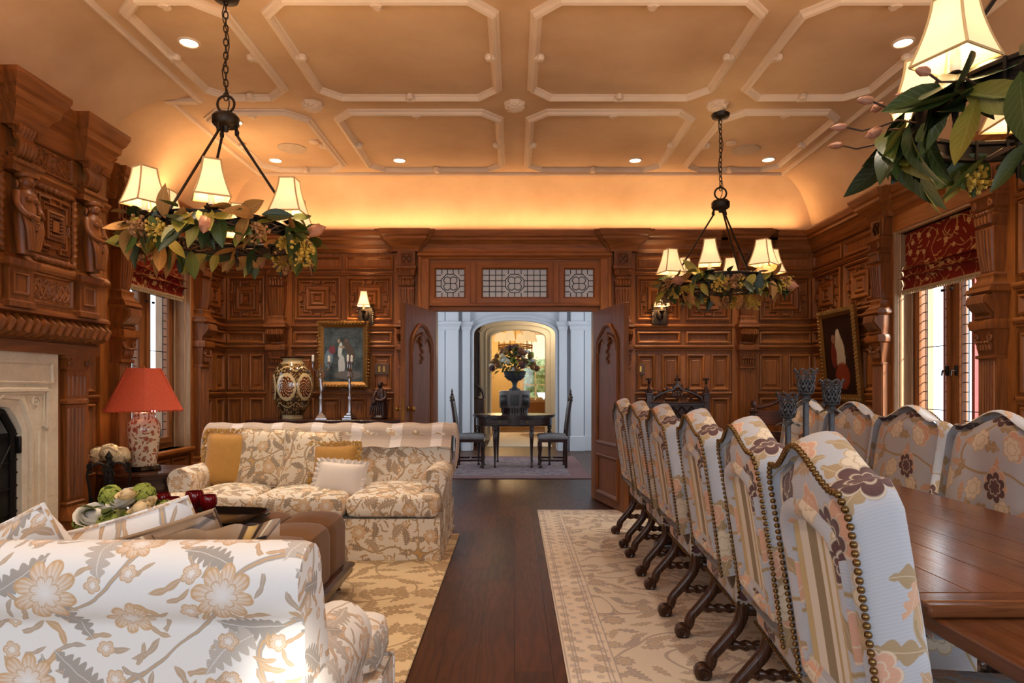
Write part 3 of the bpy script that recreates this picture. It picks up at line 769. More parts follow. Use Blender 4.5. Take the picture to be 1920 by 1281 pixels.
for a, b, nu in ((-.85, -.545, 5), (-.345, .345, 10), (.545, .85, 5)):
    gl.add([(a-.01, .016, 2.17), (b+.01, .016, 2.17), (b+.01, .016, 2.49), (a-.01, .016, 2.49)], [(0, 1, 2, 3)])
    z0_, z1_ = 2.18, 2.48; c = (a+b)/2; q = .10
    inside = lambda u, z: abs(u-c) < q and abs(z-2.33) < q*.99
    for i in range(1, nu):
        u = a+(b-a)*i/nu
        if abs(u-c) < q: came((u, z0_), (u, 2.33-q)); came((u, 2.33+q), (u, z1_))
        else: came((u, z0_), (u, z1_))
    for i in range(1, 5):
        z = z0_+(z1_-z0_)*i/5
        if abs(z-2.33) < q: came((a, z), (c-q, z)); came((c+q, z), (b, z))
        else: came((a, z), (b, z))
    pts = []
    for k in range(8):
        an = pi/8+k*pi/4; r = q*1.08; pts.append((c+r*cos(an), 2.33+r*sin(an)))
    for k in range(8): came(pts[k], pts[(k+1) % 8])
    cp = []
    for k in range(16):
        an = k*pi/8; r = q*(.55+.32*abs(sin(2*an))**.7); cp.append((c+r*cos(an), 2.33+r*sin(an)))
    for k in range(16): came(cp[k], cp[(k+1) % 16])
    came((c, 2.33-q*.6), (c, 2.33+q*.6)); came((c-q*.6, 2.33), (c+q*.6, 2.33))
gl.build('glass', 'transom_glass', tr, smooth=0); ld.build('lead_came', 'lead', tr)

# ---- left wall with the chimney breast and a window
MW0, MW1 = 5.12, 6.15; WZ0, WZ1 = .64, 2.52
mb = MB()
for a, b, c, d in ((YF, BR0, 0, 2.9), (BR1-.02, MW0, 0, 2.9), (MW0, MW1, 0, WZ0), (MW0, MW1, WZ1, 2.9), (MW1, YB+.2, 0, 2.9)): mb.box(a, b, 0, .30, c, d, g=2 if d > 2 and c == 0 else 0)
for a, b, c, d in ((BR0, 2.66, 0, 2.9), (3.86, BR1, 0, 2.9), (2.66, 3.86, 1.2, 2.9)): mb.box(a, b, 0, .3, c, d, g=2)
mb.box(2.66, 3.86, .3, .45, 0, 1.2)
wl = struct(mb.build('wall_left', 'oak', smooth=0, mw=MLEFT))
bay(wl, 6.37, YB, 1, 2)
bay(wl, BR1+.02, 4.80, 1, 2)
mb = MB(); stile(mb, MW1, 6.40); stile(mb, 4.80, MW0)
mb.build('stile', 'oak_frame', wl, smooth=0)
for u in (6.28, 5.0): dup(pil0, wl, T(u, -.03, 0) @ Matrix.Diagonal((.74, 1, 1, 1)))
cornice(wl, BR1, YB-.02, (6.28, 5.02), .24)
# ---- right wall
MX0, MX1 = 4.37, 5.42; MN0, MN1 = .50, 1.50
mb = MB()
for a, b, c, d in ((YF, MN0, 0, 2.9), (MN0, MN1, 0, WZ0), (MN0, MN1, WZ1, 2.9), (MN1, MX0, 0, 2.9), (MX0, MX1, 0, WZ0), (MX0, MX1, WZ1, 2.9), (MX1, YB+.2, 0, 2.9)): mb.box(-a, -b, 0, .30, c, d, g=2 if d > 2 and c == 0 else 0)
wr = struct(mb.build('wall_right', 'oak', smooth=0, mw=MRIGHT))
bay(wr, -YB, -5.63, 2, 4); bay(wr, -4.11, -3.35, 1, 2)
mb = MB(); stile(mb, -5.64, -MX1); stile(mb, -MX0, -4.10)
for a, b in ((-MX1, -MX0),): mb.box(a, b, -.03, 0, WZ1, 2.66, g=0)
mb.build('stile', 'oak_frame', wr, smooth=0)
for u in (-5.53, -4.245): dup(pil0, wr, T(u, -.03, 0) @ Matrix.Diagonal((.74, 1, 1, 1)))
cornice(wr, -YB+.02, -YF, (-5.53, -4.245), .24)
mb = MB(); mb.box(MW0, MW1, -.03, 0, WZ1, 2.66, g=0); mb.build('window_head', 'oak_frame', wl, smooth=0)
# below the windows
for w_, a, b in ((wl, MW0, MW1), (wr, -MX1, -MX0)):
    mb = MB()
    for i in range(3): panel(mb, a+(b-a)*i/3+.03, a+(b-a)*(i+1)/3-.03, .2, .56)
    mb.mold(a, b, [(0, 0), (.04, 0), (.04, .12), (.03, .15), (0, .17)]); mb.build('apron_panel', 'oak', w_, smooth=0)
# ---- rear wall behind the camera, its slit shaped for the near sofa's sun patch
mb = MB()
for a, b, c, d in ((XL-.3, 1.54, 0, 2.9), (1.76, XR+.3, 0, 2.9), (XL, XR, 0, .5), (XL, XR, 2.62, 3.4)): mb.box(a, b, YF-.2, YF, c, d, g=2)
struct(mb.build('wall_rear', 'oak', smooth=0))

# ---- windows: jambs, two leaded casements, roman blind
def window(name, parent, u0, u1, red=True):
    w = bpy.data.objects.new(name, None); COL.objects.link(w); w['kind'] = 'structure'; w.matrix_basis = parent.matrix_basis
    D = .16
    j = MB(); j.box(u0-.001, u0+.02, -.03, .30, WZ0, WZ1, g=2); j.box(u1-.02, u1+.001, -.03, .30, WZ0, WZ1, g=2); j.box(u0, u1, -.02, .3, WZ1-.02, WZ1, g=0)
    for q in range(2):   # reeded edges of the jamb
        for s, e in ((1, u0+.02), (-1, u1-.02)): j.tube([(e, .02+q*.10, WZ0), (e, .02+q*.10, WZ1)], .010, 6, g=2)
    j.build('window_jamb', 'oak_jamb', w, smooth=30)
    s = MB(); s.mold(u0-.02, u1+.02, [(-.25, WZ0-.05), (.05, WZ0-.05), (.065, WZ0-.03), (.065, WZ0-.008), (.055, WZ0), (-.25, WZ0)]); s.build('window_sill', 'oak_frame', w, smooth=0)
    f = MB(); uc = (u0+u1)/2
    f.ring(rect(u0+.02, u1-.02, WZ0, WZ1-.02), [(0, -D-.05), (0, -D+.03), (.05, -D+.03), (.05, -D-.05)]); f.box(uc-.03, uc+.03, D-.03, D+.05, WZ0, WZ1, g=2)
    f.build('window_frame', 'oak_door', w, smooth=0)
    for a, b, sd in ((u0+.07, uc-.025, 1), (uc+.025, u1-.07, -1)):
        c = MB(); z0, z1 = WZ0+.05, WZ1-.06
        c.ring(rect(a, b, z0, z1), [(0, -D), (0, -D+.045), (.05, -D+.045), (.056, -D+.03), (.056, -D)])
        co = c.build('casement', 'oak_door', w, smooth=0)
        g_ = MB(); g_.add([(a+.05, D-.011, z0+.05), (b-.05, D-.011, z0+.05), (b-.05, D-.011, z1-.05), (a+.05, D-.011, z1-.05)], [(0, 1, 2, 3)]); g_.build('window_glass', 'glass', co, smooth=0)
        l = MB(); a2, b2 = a+.056, b-.056
        cm = lambda p, q, r=.004: l.tube([(p[0], D-.014, p[1]), (q[0], D-.014, q[1])], r, 5)
        e = .052
        for u in (a2+e, b2-e): cm((u, z0+.05), (u, z1-.05))
        k = int((z1-z0)/.075); zz = [z0+.05+(z1-z0-.1)*i/k for i in range(1, k)]
        for i, z in enumerate(zz):
            cm((a2, z), (a2+e, z)); cm((b2-e, z), (b2, z))
            if i % 7 == 3: cm((a2, z), (b2, z))
        for i in range(1, 4): cm((a2+(b2-a2)*i/4, z0+.05), (a2+(b2-a2)*i/4, zz[0])); cm((a2+(b2-a2)*i/4, z1-.05), (a2+(b2-a2)*i/4, zz[-1]))
        cm((a2, zz[0]), (b2, zz[0])); cm((a2, zz[-1]), (b2, zz[-1]))
        l.build('lead_came', 'lead', co)
        h = MB(); ux = b-.025 if sd > 0 else a+.025
        h.box(ux-.012, ux+.012, D-.062, D-.045, 1.30, 1.38, .004); h.tube([(ux, D-.055, 1.34), (ux, D-.09, 1.34), (ux, D-.095, 1.30)], .007, 6); h.ell((ux, D-.09, 1.96), .014, 8)
        h.build('casement_latch', 'iron', co)
    if red:     # painted outer frame of the storm light beyond the leaded glass
        f = MB()
        for u in (u0+.05, uc-.14, uc+.14, u1-.08): f.box(u, u+.035, .36, .40, WZ0, WZ1, g=2)
        f.build('outer_frame', 'shutter_red', w, smooth=0)
    return w
window('window_1', wl, MW0, MW1); window('window_2', wr, -MX1, -MX0); window('window_3', wr, -MN1, -MN0, False)
def blind(parent_m, u0, u1, zb, label, ud=.0):
    t = thing('roman_blind', label, 'blind', X=parent_m @ T((u0+u1)/2, 0, 0)); h = (u1-u0)/2-.012
    prof = [(.05, 2.515), (.055, 2.40), (.055, zb+.22), (.02, zb+.17), (.0, zb+.165), (.035, zb+.16), (.045, zb+.13), (.01, zb+.10), (-.01, zb+.095), (.03, zb+.09), (.045, zb+.05), (.03, zb+.02), (.03, zb)]
    n = len(prof); L = [0]
    for p, q in zip(prof, prof[1:]): L.append(L[-1]+hypot(q[0]-p[0], q[1]-p[1]))
    m = MB(); NU = 20
    P = [[(-h+2*h*i/NU, y+.012*sin(i*.9)*(1 if k > 3 else .2), z+.006*sin(i*.55)*(1 if k > 3 else 0)) for k, (y, z) in enumerate(prof)] for i in range(NU+1)]
    Q = [[(x, y+.006, z) for x, y, z in r] for r in P]
    m.grid(P, uv=lambda i, k: (-h+2*h*i/NU, -L[min(k, n-1)])); m.grid(Q, uv=lambda i, k: (-h+2*h*i/NU, -L[min(k, n-1)]))
    m.build('blind_cloth', 'blind', t, smooth=60)
    f = MB(); f.box(-h, h, .018, .036, zb-.016, zb+.006, .004)
    k = int(2*h/.026)
    for i in range(k): u = -h+.013+2*h*i/k; f.ell((u, .027, zb-.024), (.010, .009, .020), 6)
    f.build('blind_fringe', 'fringe', t)
    c = MB(); c.tube([(h-.03, .09, 2.5), (h-.03, .09, 1.06)], .0025, 5); c.ell((h-.03, .09, 1.03), (.012, .012, .035), 8); c.build('pull_cord', 'fringe', t)
    return t
blind(MLEFT, MW0+.02, MW1-.02, 2.06, 'red floral roman blind in the left window beside the fireplace')
blind(MRIGHT, -MX1+.02, -MX0-.02, 2.02, 'red floral roman blind raised over the right window beside the dining chairs')
# ------------------------------------------------------------------ chimney breast and fireplace
MBR = MLEFT @ T(0, XL-XBR, 0)
br = MB()
for a, b, c, d in ((BR0, 2.75, 0, 2.9), (3.77, BR1, 0, 2.9), (2.75, 3.77, 1.16, 2.9)): br.box(a, b, 0, .21, c, d, g=2)
wb2 = struct(br.build('wall_breast', 'oak', smooth=0, mw=MBR))
cornice(wb2, BR0, BR1)
FU = 3.26
fp = thing('fireplace', 'carved oak fireplace with limestone surround and figured overmantel on the left wall', 'fireplace', X=MBR @ T(FU, 0, 0))
PL = lambda n: (lambda a, b, h: (a, -h-n, b))
st = MB()
op = [(-.48, .02), (-.48, .5), (-.48, .97), (-.44, 1.04), (-.39, 1.10), (-.2, 1.125), (0, 1.14), (.2, 1.125), (.39, 1.10), (.44, 1.04), (.48, .97), (.48, .5), (.48, .02)]
ou = [(-.75, .02), (-.75, .5), (-.75, .97), (-.75, 1.2), (-.75, 1.42), (-.35, 1.42), (0, 1.42), (.35, 1.42), (.75, 1.42), (.75, 1.2), (.75, .97), (.75, .5), (.75, .02)]
def off(p, k): return [(a[0]+(b[0]-a[0])*k, a[1]+(b[1]-a[1])*k) for a, b in zip(op, ou)]
lay = [(0., -.10), (0., .03), (.07, .045), (.12, .045), (.14, .06), (.20, .06), (.26, .045), (.34, .05), (1., .05), (1., -.0)]
st.grid([[(u, -h, z) for u, z in off(None, k)] for k, h in lay])
st.ring([(-.70, 1.235), (.70, 1.235), (.70, 1.37), (-.70, 1.37)], [(0, .05), (0, .062), (.012, .066), (.02, .052)])
st.tube([(-.64, -.06, .97), (-.64, -.06, 1.20), (.64, -.06, 1.20), (.64, -.06, .97)], .016, 6)
st.tube([(-.62, -.055, .98), (-.62, -.055, 1.18), (.62, -.055, 1.18), (.62, -.055, .98)], .01, 6)
for i in range(13):
    u = -.30+.05*i; st.tube([(u-.02, -.055, 1.15), (u, -.062, 1.165), (u+.02, -.055, 1.18)], .008, 5)
for s in (-1, 1):
    st.tube(spiral((s*.56, 1.13), .035, .004, 1.5, 0, lambda a, b: (a, -.052, b), 20, s), .009, 5)
    for q in (.52, .585, .645): st.tube([(s*q, -.052, .05), (s*q, -.052, .95)], .010, 6)
    for z in (.55, .97): st.box(s*.485, s*.748, -.052, -.0515, z-.002, z+.002)
st.build('stone_surround', 'stone', fp, smooth=30)
fb = MB()
fb.box(-.50, .50, .42, .45, .0, 1.15); fb.box(-.51, -.49, 0, .45, 0, 1.16); fb.box(.49, .51, 0, .45, 0, 1.16); fb.box(-.5, .5, 0, .45, 1.14, 1.16); fb.box(-.5, .5, 0, .45, .001, .03)
fb.build('firebox', 'soot', fp, smooth=0)
for sd in (-1, 1):
    d = MB(); x0, x1 = (.01, .475) if sd > 0 else (-.475, -.01); A = lambda x, z: (x, .02, z)
    top = lambda x: 1.10-max(0, abs(x)-.38)*1.5
    d.tube([A(x0, .05), A(x0, top(x0)-.01), A(sd*.39, top(.39)-.01), A(sd*.475, .95), A(sd*.475, .05)] if sd > 0 else [A(x1, .05), A(x1, top(x1)-.01), A(-.39, top(.39)-.01), A(-.475, .95), A(-.475, .05)], .022, 6)
    d.tube([A(x0, .05), A(x1, .05)], .022, 6)
    for i in range(1, 4): x = x0+(x1-x0)*i/4; d.tube([A(x, .05), A(x, top(x)-.02)], .006, 5)
    for i in range(1, 7): z = .05+.145*i; d.tube([A(x0, z), A(x1, z)], .006, 5)
    cx = (x0+x1)/2
    for a, b in (((x0, .2), (cx, .55)), ((x1, .2), (cx, .55)), ((x0, .9), (cx, .55)), ((x1, .9), (cx, .55))): d.tube([A(*a), A(*b)], .007, 5)
    for i in range(12): d.ell((sd*.475, .0, .12+.075*i), .008, 6)
    for z in (.3, .88): d.box(sd*.465, sd*.50, -.03, .03, z-.05, z+.05, .006)
    do = d.build('fire_door', 'iron', fp)
    m_ = MB(); m_.box(x0+.01, x1-.01, .03, .034, .06, .95); m_.box(x0+.01 if sd > 0 else -.38, .38 if sd > 0 else x1-.01, .03, .034, .95, 1.08); m_.build('mesh_screen', 'soot', do, smooth=0)
for sd in (-1, 1):   # fluted pilasters beside the stone
    p = MB(); u = sd*.90
    p.stack([(1.42, .125, .09), (1.40, .125, .09), (1.385, .11, .08), (1.33, .10, .07), (1.32, .085, .06), (1.30, .095, .065), (1.14, .095, .065), (1.13, .105, .075), (1.11, .105, .075), (1.10, .09, .06), (.48, .075, .05), (.47, .09, .065), (.45, .085, .06), (.42, .10, .075), (.39, .12, .095), (.37, .125, .10), (.355, .11, .085), (.02, .11, .085)], u)
    scrolls(p, u, 1.37, .085, .085, .024)
    for i in range(5):
        t = (i-2)/2; p.tube([(u+t*.074, -.062, 1.285), (u+t*.074, -.062, 1.16)], .011, 6, g=2); p.tube([(u+t*.070, -.060, 1.08), (u+t*.058, -.050, .50)], .011, 6, g=2)
    p.box(sd*.75, sd*.80, -.03, 0, .02, 1.42, g=2); p.box(sd*1.01, sd*1.08, -.02, 0, .02, 1.42, g=2)
    p.build('fluted_pilaster', 'oak_carved', fp)
g = MB(); U = 1.08
g.mold(-U, U, [(0, 1.42), (.09, 1.42), (.10, 1.44), (.10, 1.485), (.085, 1.495), (.085, 1.50), (.12, 1.51), (.15, 1.535), (.155, 1.575), (.14, 1.61), (.12, 1.625), (.14, 1.635), (.17, 1.64), (.17, 1.655), (.12, 1.69), (0, 1.69)])
for i in range(34):
    u = -U+.03+(2*U-.06)*i/33; s = 1 if u > 0 else -1
    g.tube([(u-s*.016, -.11, 1.515), (u-s*.006, -.155, 1.54), (u+s*.006, -.165, 1.58), (u+s*.016, -.13, 1.62)], [.018, .027, .027, .016], 7, g=2)
g.build('gadrooned_mantel', 'oak_carved', fp, smooth=35)
o = MB(); o.box(-U, U, -.14, 0, 1.66, 2.68, g=2)
o.mold(-U, U, [(.1, 1.885), (.155, 1.885), (.17, 1.905), (.17, 1.92), (.15, 1.945), (.1, 1.95)]); o.mold(-U, U, [(.1, 2.395), (.15, 2.395), (.16, 2.415), (.175, 2.43), (.175, 2.445), (.15, 2.46), (.1, 2.46)])
o.build('overmantel', 'oak', fp, smooth=0)
CU = (-.85, -.283, .283, .85)
def strap(mb, u0, u1, z0, z1, n):   # interlaced strapwork carving
    cu, cz = (u0+u1)/2, (z0+z1)/2; w, h = (u1-u0)/2, (z1-z0)/2; A = lambda a, b: (a, -n, b)
    mb.ring(rect(u0-.02, u1+.02, z0-.02, z1+.02), [(0, n-.01), (0, n+.012), (.010, n+.014), (.018, n-.002)])
    for s in (-1, 1):
        for t in (0, 1):
            k = 24; mb.tube([A(u0+2*w*i/k, cz+s*h*.8*cos(pi*(i/k*3+t*.5))) for i in range(k+1)], .007, 5)
    for i in range(5):
        for s in (-1, 1):
            c = (u0+2*w*(i+.5)/5, cz+s*h*.55); mb.tube(spiral(c, .030, .004, 1.3, i*1.3, A, 16, s), .006, 5)
    for i in range(8): an = i*pi/4; mb.ell((cu+.022*cos(an), -n, cz+.022*sin(an)), (.014, .012, .014), 6)
for a, b in zip(CU, CU[1:]):
    c = MB(); strap(c, a+.13, b-.13, 1.72, 1.86, .142); c.build('carved_panel', 'oak_carved', fp)
    c = MB(); strap(c, a+.13, b-.13, 2.50, 2.62, .142); c.build('carved_panel', 'oak_carved', fp)
    c = MB(); w0, w1 = a+.105, b-.105; zz0, zz1 = 1.965, 2.385
    per = [(w0, zz0), (w1, zz0), (w1, zz1), (w0, zz1)]
    for k in range(4):   # rope moulding
        p, q = per[k], per[(k+1) % 4]; m_ = 30; c.tube([(p[0]+(q[0]-p[0])*i/m_, -.15, p[1]+(q[1]-p[1])*i/m_) for i in range(m_+1)], .018, 10, twist=75., lobes=2, amp=.28)
    for k, (ins, hh) in enumerate(((.035, .012), (.075, .018))):
        c.ring(rect(w0+ins, w1-ins, zz0+ins, zz1-ins), [(0, .14), (0, .14+hh), (.010, .144+hh), (.018, .142)])
    cu, cz = (w0+w1)/2, (zz0+zz1)/2
    for s in (-1, 1):
        for t in (-1, 1): c.ring([(cu+s*.04, cz+t*.16), (cu+s*.13, cz+t*.16), (cu+s*.13, cz+t*.03), (cu+s*.09, cz+t*.03), (cu+s*.09, cz+t*.12), (cu+s*.04, cz+t*.12)], [(0, .14), (0, .165), (.008, .168), (.014, .143)])
    c.ring(rect(cu-.075, cu+.075, cz-.085, cz+.085), [(0, .14), (0, .172), (.012, .176), (.024, .15)])
    for i in range(6):
        for s in (-1, 1): c.ell((cu-.05+.02*i, -.165, cz+s*.057), (.009, .012, .012), 6); c.ell((cu+s*.048, -.165, cz-.05+.02*i), (.012, .012, .009), 6)
    c.plate(rect(cu-.032, cu+.032, cz-.04, cz+.04), .14, .17, bev=.008)
    c.build('figured_panel', 'oak_carved', fp)
def caryatid(parent, u, k):
    b = MB(); N = 0
    b.stack([(1.66, .10, .19), (1.69, .10, .19), (1.70, .085, .175), (1.87, .085, .175), (1.885, .11, .20), (1.92, .115, .205), (1.935, .095, .18), (1.955, .08, .165)], 0)
    b.ring(rect(-.06, .06, 1.73, 1.85), [(0, .175), (0, .185), (.008, .187), (.015, .177)])
    b.build('caryatid_pedestal', 'oak_carved', parent, mw=T(u, 0, 0))
    m = MB(); c = -.20
    ringz = [(1.95, .045, .035), (2.0, .05, .04), (2.06, .058, .045), (2.12, .064, .05), (2.17, .066, .052), (2.20, .058, .046), (2.235, .056, .044), (2.27, .064, .05), (2.295, .060, .044), (2.305, .032, .03), (2.325, .026, .027), (2.335, .03, .03)]
    m.grid([[(rx*cos(2*pi*j/16), c+ry*sin(2*pi*j/16), z) for j in range(16)] for z, rx, ry in ringz], closed_v=True, caps=True)
    m.ell((0, c-.005, 2.352), (.034, .037, .043), 12, rings=10); m.ell((0, c-.040, 2.346), (.007, .012, .010), 6)     # head, nose
    for s in (-1, 1): m.ell((s*.013, c-.036, 2.357), (.006, .004, .004), 6); m.ell((s*.034, c, 2.35), (.006, .010, .013), 6)
    m.ell((0, c-.036, 2.331), (.010, .005, .003), 6)
    m.lathe([(.040, 2.372), (.046, 2.38), (.046, 2.40), (.036, 2.41), (.001, 2.412)], 12, T(0, c+.004, 0))            # cap
    for i in range(9): an = pi*(.1+.8*i/8); m.ell((.036*cos(an), c+.022*sin(an)+.01, 2.345-.02*sin(an)), (.010, .012, .022), 6)
    for s in (-1, 1):    # arms folded to the drapery knot, breasts, mantle folds
        m.tube(crom([(s*.060, c, 2.285), (s*.078, c-.015, 2.22), (s*.066, c-.045, 2.165), (s*(.015 if k else .03), c-.062, 2.185 if s > 0 else 2.15)], 5), [.020, .021, .021, .020, .019, .018, .018, .018, .018, .017, .016, .016, .015, .014, .013, .012], 8)
        m.ell((s*.024, c-.040, 2.25), (.022, .018, .020), 8)
        for q in range(3): m.tube(crom([(s*(.06-.02*q), c-.035, 2.16), (s*(.055-.02*q), c-.055, 2.08), (s*(.03-.012*q), c-.05, 1.97)], 5), .012, 6)
    m.ell((0, c-.058, 2.15), (.03, .02, .02), 8)
    for q in range(5): m.tube(crom([(-.06+.012*q, c-.04, 2.185-.012*q), (0, c-.068, 2.155-.018*q), (.06-.012*q, c-.04, 2.18-.012*q)], 5), .008, 6)
    m.build('caryatid', 'oak_carved', parent, smooth=70, mw=T(u, 0, 0))
    s = MB(); s.stack([(2.395, .10, .21), (2.43, .10, .21), (2.44, .115, .225), (2.46, .115, .225)], 0)
    for q in range(5):
        x = -.05+.025*q; s.tube(crom([(x, -.16, 2.48), (x, -.20, 2.50), (x, -.215, 2.55), (x, -.19, 2.60), (x, -.21, 2.645), (x, -.17, 2.67)], 4), .017, 6)
    for sd in (-1, 1): s.tube(spiral((0, 0), .035, .004, 1.5, 0, lambda a, b: (sd*.066, -.20+a, 2.63+b), 18), .008, 5); s.tube(spiral((0, 0), .022, .004, 1.5, 0, lambda a, b: (sd*.066, -.175+a, 2.50+b), 18), .007, 5)
    s.build('scroll_bracket', 'oak_carved', parent, mw=T(u, 0, 0))
for k, u in enumerate(CU): caryatid(fp, u, k % 2)
oc = MB(); prof = [(0, 2.64), (.15, 2.64), (.16, 2.665), (.17, 2.69), (.18, 2.735), (.205, 2.765), (.205, 2.80), (.225, 2.815), (.245, 2.86), (.245, 2.89), (0, 2.89)]
oc.mold(-U-.02, U+.02, prof)
for u in CU: oc.stack([(2.90, .21, .32), (2.875, .21, .32), (2.825, .19, .30), (2.805, .175, .285), (2.765, .17, .28), (2.74, .14, .26), (2.69, .115, .235), (2.66, .11, .225), (2.64, .105, .21)], u, g=0)
oc.build('overmantel_cornice', 'oak', fp, smooth=0)

# ------------------------------------------------------------------ double doors
def door(name, hx, ang, flip):
    t = bpy.data.objects.new(name, None); COL.objects.link(t); t['kind'] = 'structure'
    t.location = (hx, YB-.06, 0); t.rotation_euler = (0, 0, ang); Wd, H, D = .835, 2.015, .05
    # leaf along local +x, hall side on +y (flip = -1 mirrors it)
    X = Matrix.Diagonal((1, flip, 1, 1)); m = MB()
    m.box(0, Wd, -D/2, D/2, .012, H, .004, g=2, X=X)
    m.build('door_leaf', 'oak_door', t, smooth=0)
    f = MB()
    for sd in (1, -1):
        to = lambda a, b, h: (a, sd*(D/2+h), b)
        arch = [(.12, .62), (Wd-.12, .62), (Wd-.12, 1.60)]+[(Wd/2+.2975*cos(pi*i/10), 1.62+.20*sin(pi*i/10)+(.03 if 3 < i < 7 else 0)) for i in range(0, 11)]+[(.12, 1.60)]
        f.ring(arch, [(0, 0), (0, .018), (.012, .026), (.028, .020), (.042, .004)], to=to, X=X)
        f.ring([(.12, .10), (Wd-.12, .10), (Wd-.12, .52), (.12, .52)], [(0, 0), (0, .018), (.012, .026), (.028, .020), (.042, .004)], to=to, X=X)
        cx = Wd/2
        f.tube([to(cx-.25, 1.56, .01)]+[to(cx-.25*cos(pi*i/12), 1.60+.13*sin(pi*i/12), .012) for i in range(13)]+[to(cx+.25, 1.56, .01)], .012, 6, X=X)
        f.ell(to(cx, 1.70, .008), (.05, .018, .06), 10, X=X)     # carved shell and foliage
        for i in range(7): an = pi*(i+.5)/7; f.tube([to(cx, 1.62, .012), to(cx+.10*cos(an), 1.64+.12*sin(an), .016)], [.008, .018], 6, X=X)
        for i in range(5): f.ell(to(cx+.02*(-1)**i, 1.60-.035*i, .01), (.03-.003*i, .014, .028), 8, X=X)
    f.build('carved_moulding', 'oak_door', t, smooth=40)
    h = MB()
    for sd in (1, -1):
        h.tube([(Wd-.065, sd*.02, 1.0), (Wd-.065, sd*.07, 1.0)], .009, 8, X=X); h.ell((Wd-.065, sd*.085, 1.0), (.026, .020, .026), 12, X=X); h.lathe([(.024, 0), (.024, .006), (.016, .010)], 16, X @ T(Wd-.065, sd*.026, 1.0) @ Rx(-sd*pi/2))
    h.box(Wd-.004, Wd+.002, -.012, .012, .90, 1.10, .001, X=X)
    h.build('door_knob', 'brass', t)
    return t
door('door_1', -.87, radians(-103), 1); door('door_2', .87, radians(-77), -1)

# ------------------------------------------------------------------ ceiling fittings
for i, (x, y) in enumerate(((-2.02, 3.97), (-2.26, 5.17), (-2.26, 6.05), (-1.09, 6.05), (1.14, 6.05), (2.39, 6.03), (2.41, 3.97))):
    lab = ['recessed ceiling light above the left chandelier chain', 'recessed ceiling light hidden behind the left chandelier hub', 'recessed ceiling light in the far left corner coffer',
           'recessed ceiling light above the left of the doorway, left of the middle rib', 'recessed ceiling light above the doorway, right of the middle rib',
           'recessed ceiling light in the far right corner coffer', 'recessed ceiling light beside the near right chandelier shade'][i]
    t = thing('recessed_light', lab, 'ceiling light', (x, y, CZ), group='recessed ceiling lights')
    m = MB(); m.lathe([(.052, -.002), (.066, -.001), (.064, -.010), (.052, -.010)], 24); m.build('trim_ring', 'ceiling_trim', t)
    m = MB(); m.lathe([(.052, -.004), (.03, -.004), (.001, -.005)], 20); m.build('lens', 'lens', t)
    light('SPOT', 'downlight', (x, y, CZ-.02), 52, (1, .86, .68), (0, 0, 0), spot_size=1.5, spot_blend=.6, shadow_soft_size=.04)
for x, y, lab in ((-2.0, 5.75, 'round ceiling speaker in the far left coffer'), (2.09, 5.79, 'round ceiling speaker in the far right coffer')):
    m = MB(); m.lathe([(.125, CZ+.001), (.125, CZ-.006), (.115, CZ-.008), (.001, CZ-.008)], 32); tag(m.build('ceiling_speaker', 'speaker', loc=(x, y, 0)), lab, 'speaker')
for x, y, lab in ((-1.75, 5.58, 'small round detector on the ceiling beyond the left chandelier'), (1.90, 5.62, 'small round detector on the ceiling near the right chandelier chain')):
    m = MB(); m.lathe([(.045, CZ+.001), (.045, CZ-.012), (.035, CZ-.018), (.001, CZ-.018)], 24); tag(m.build('smoke_detector', 'ceiling_trim', loc=(x, y, 0)), lab, 'detector')

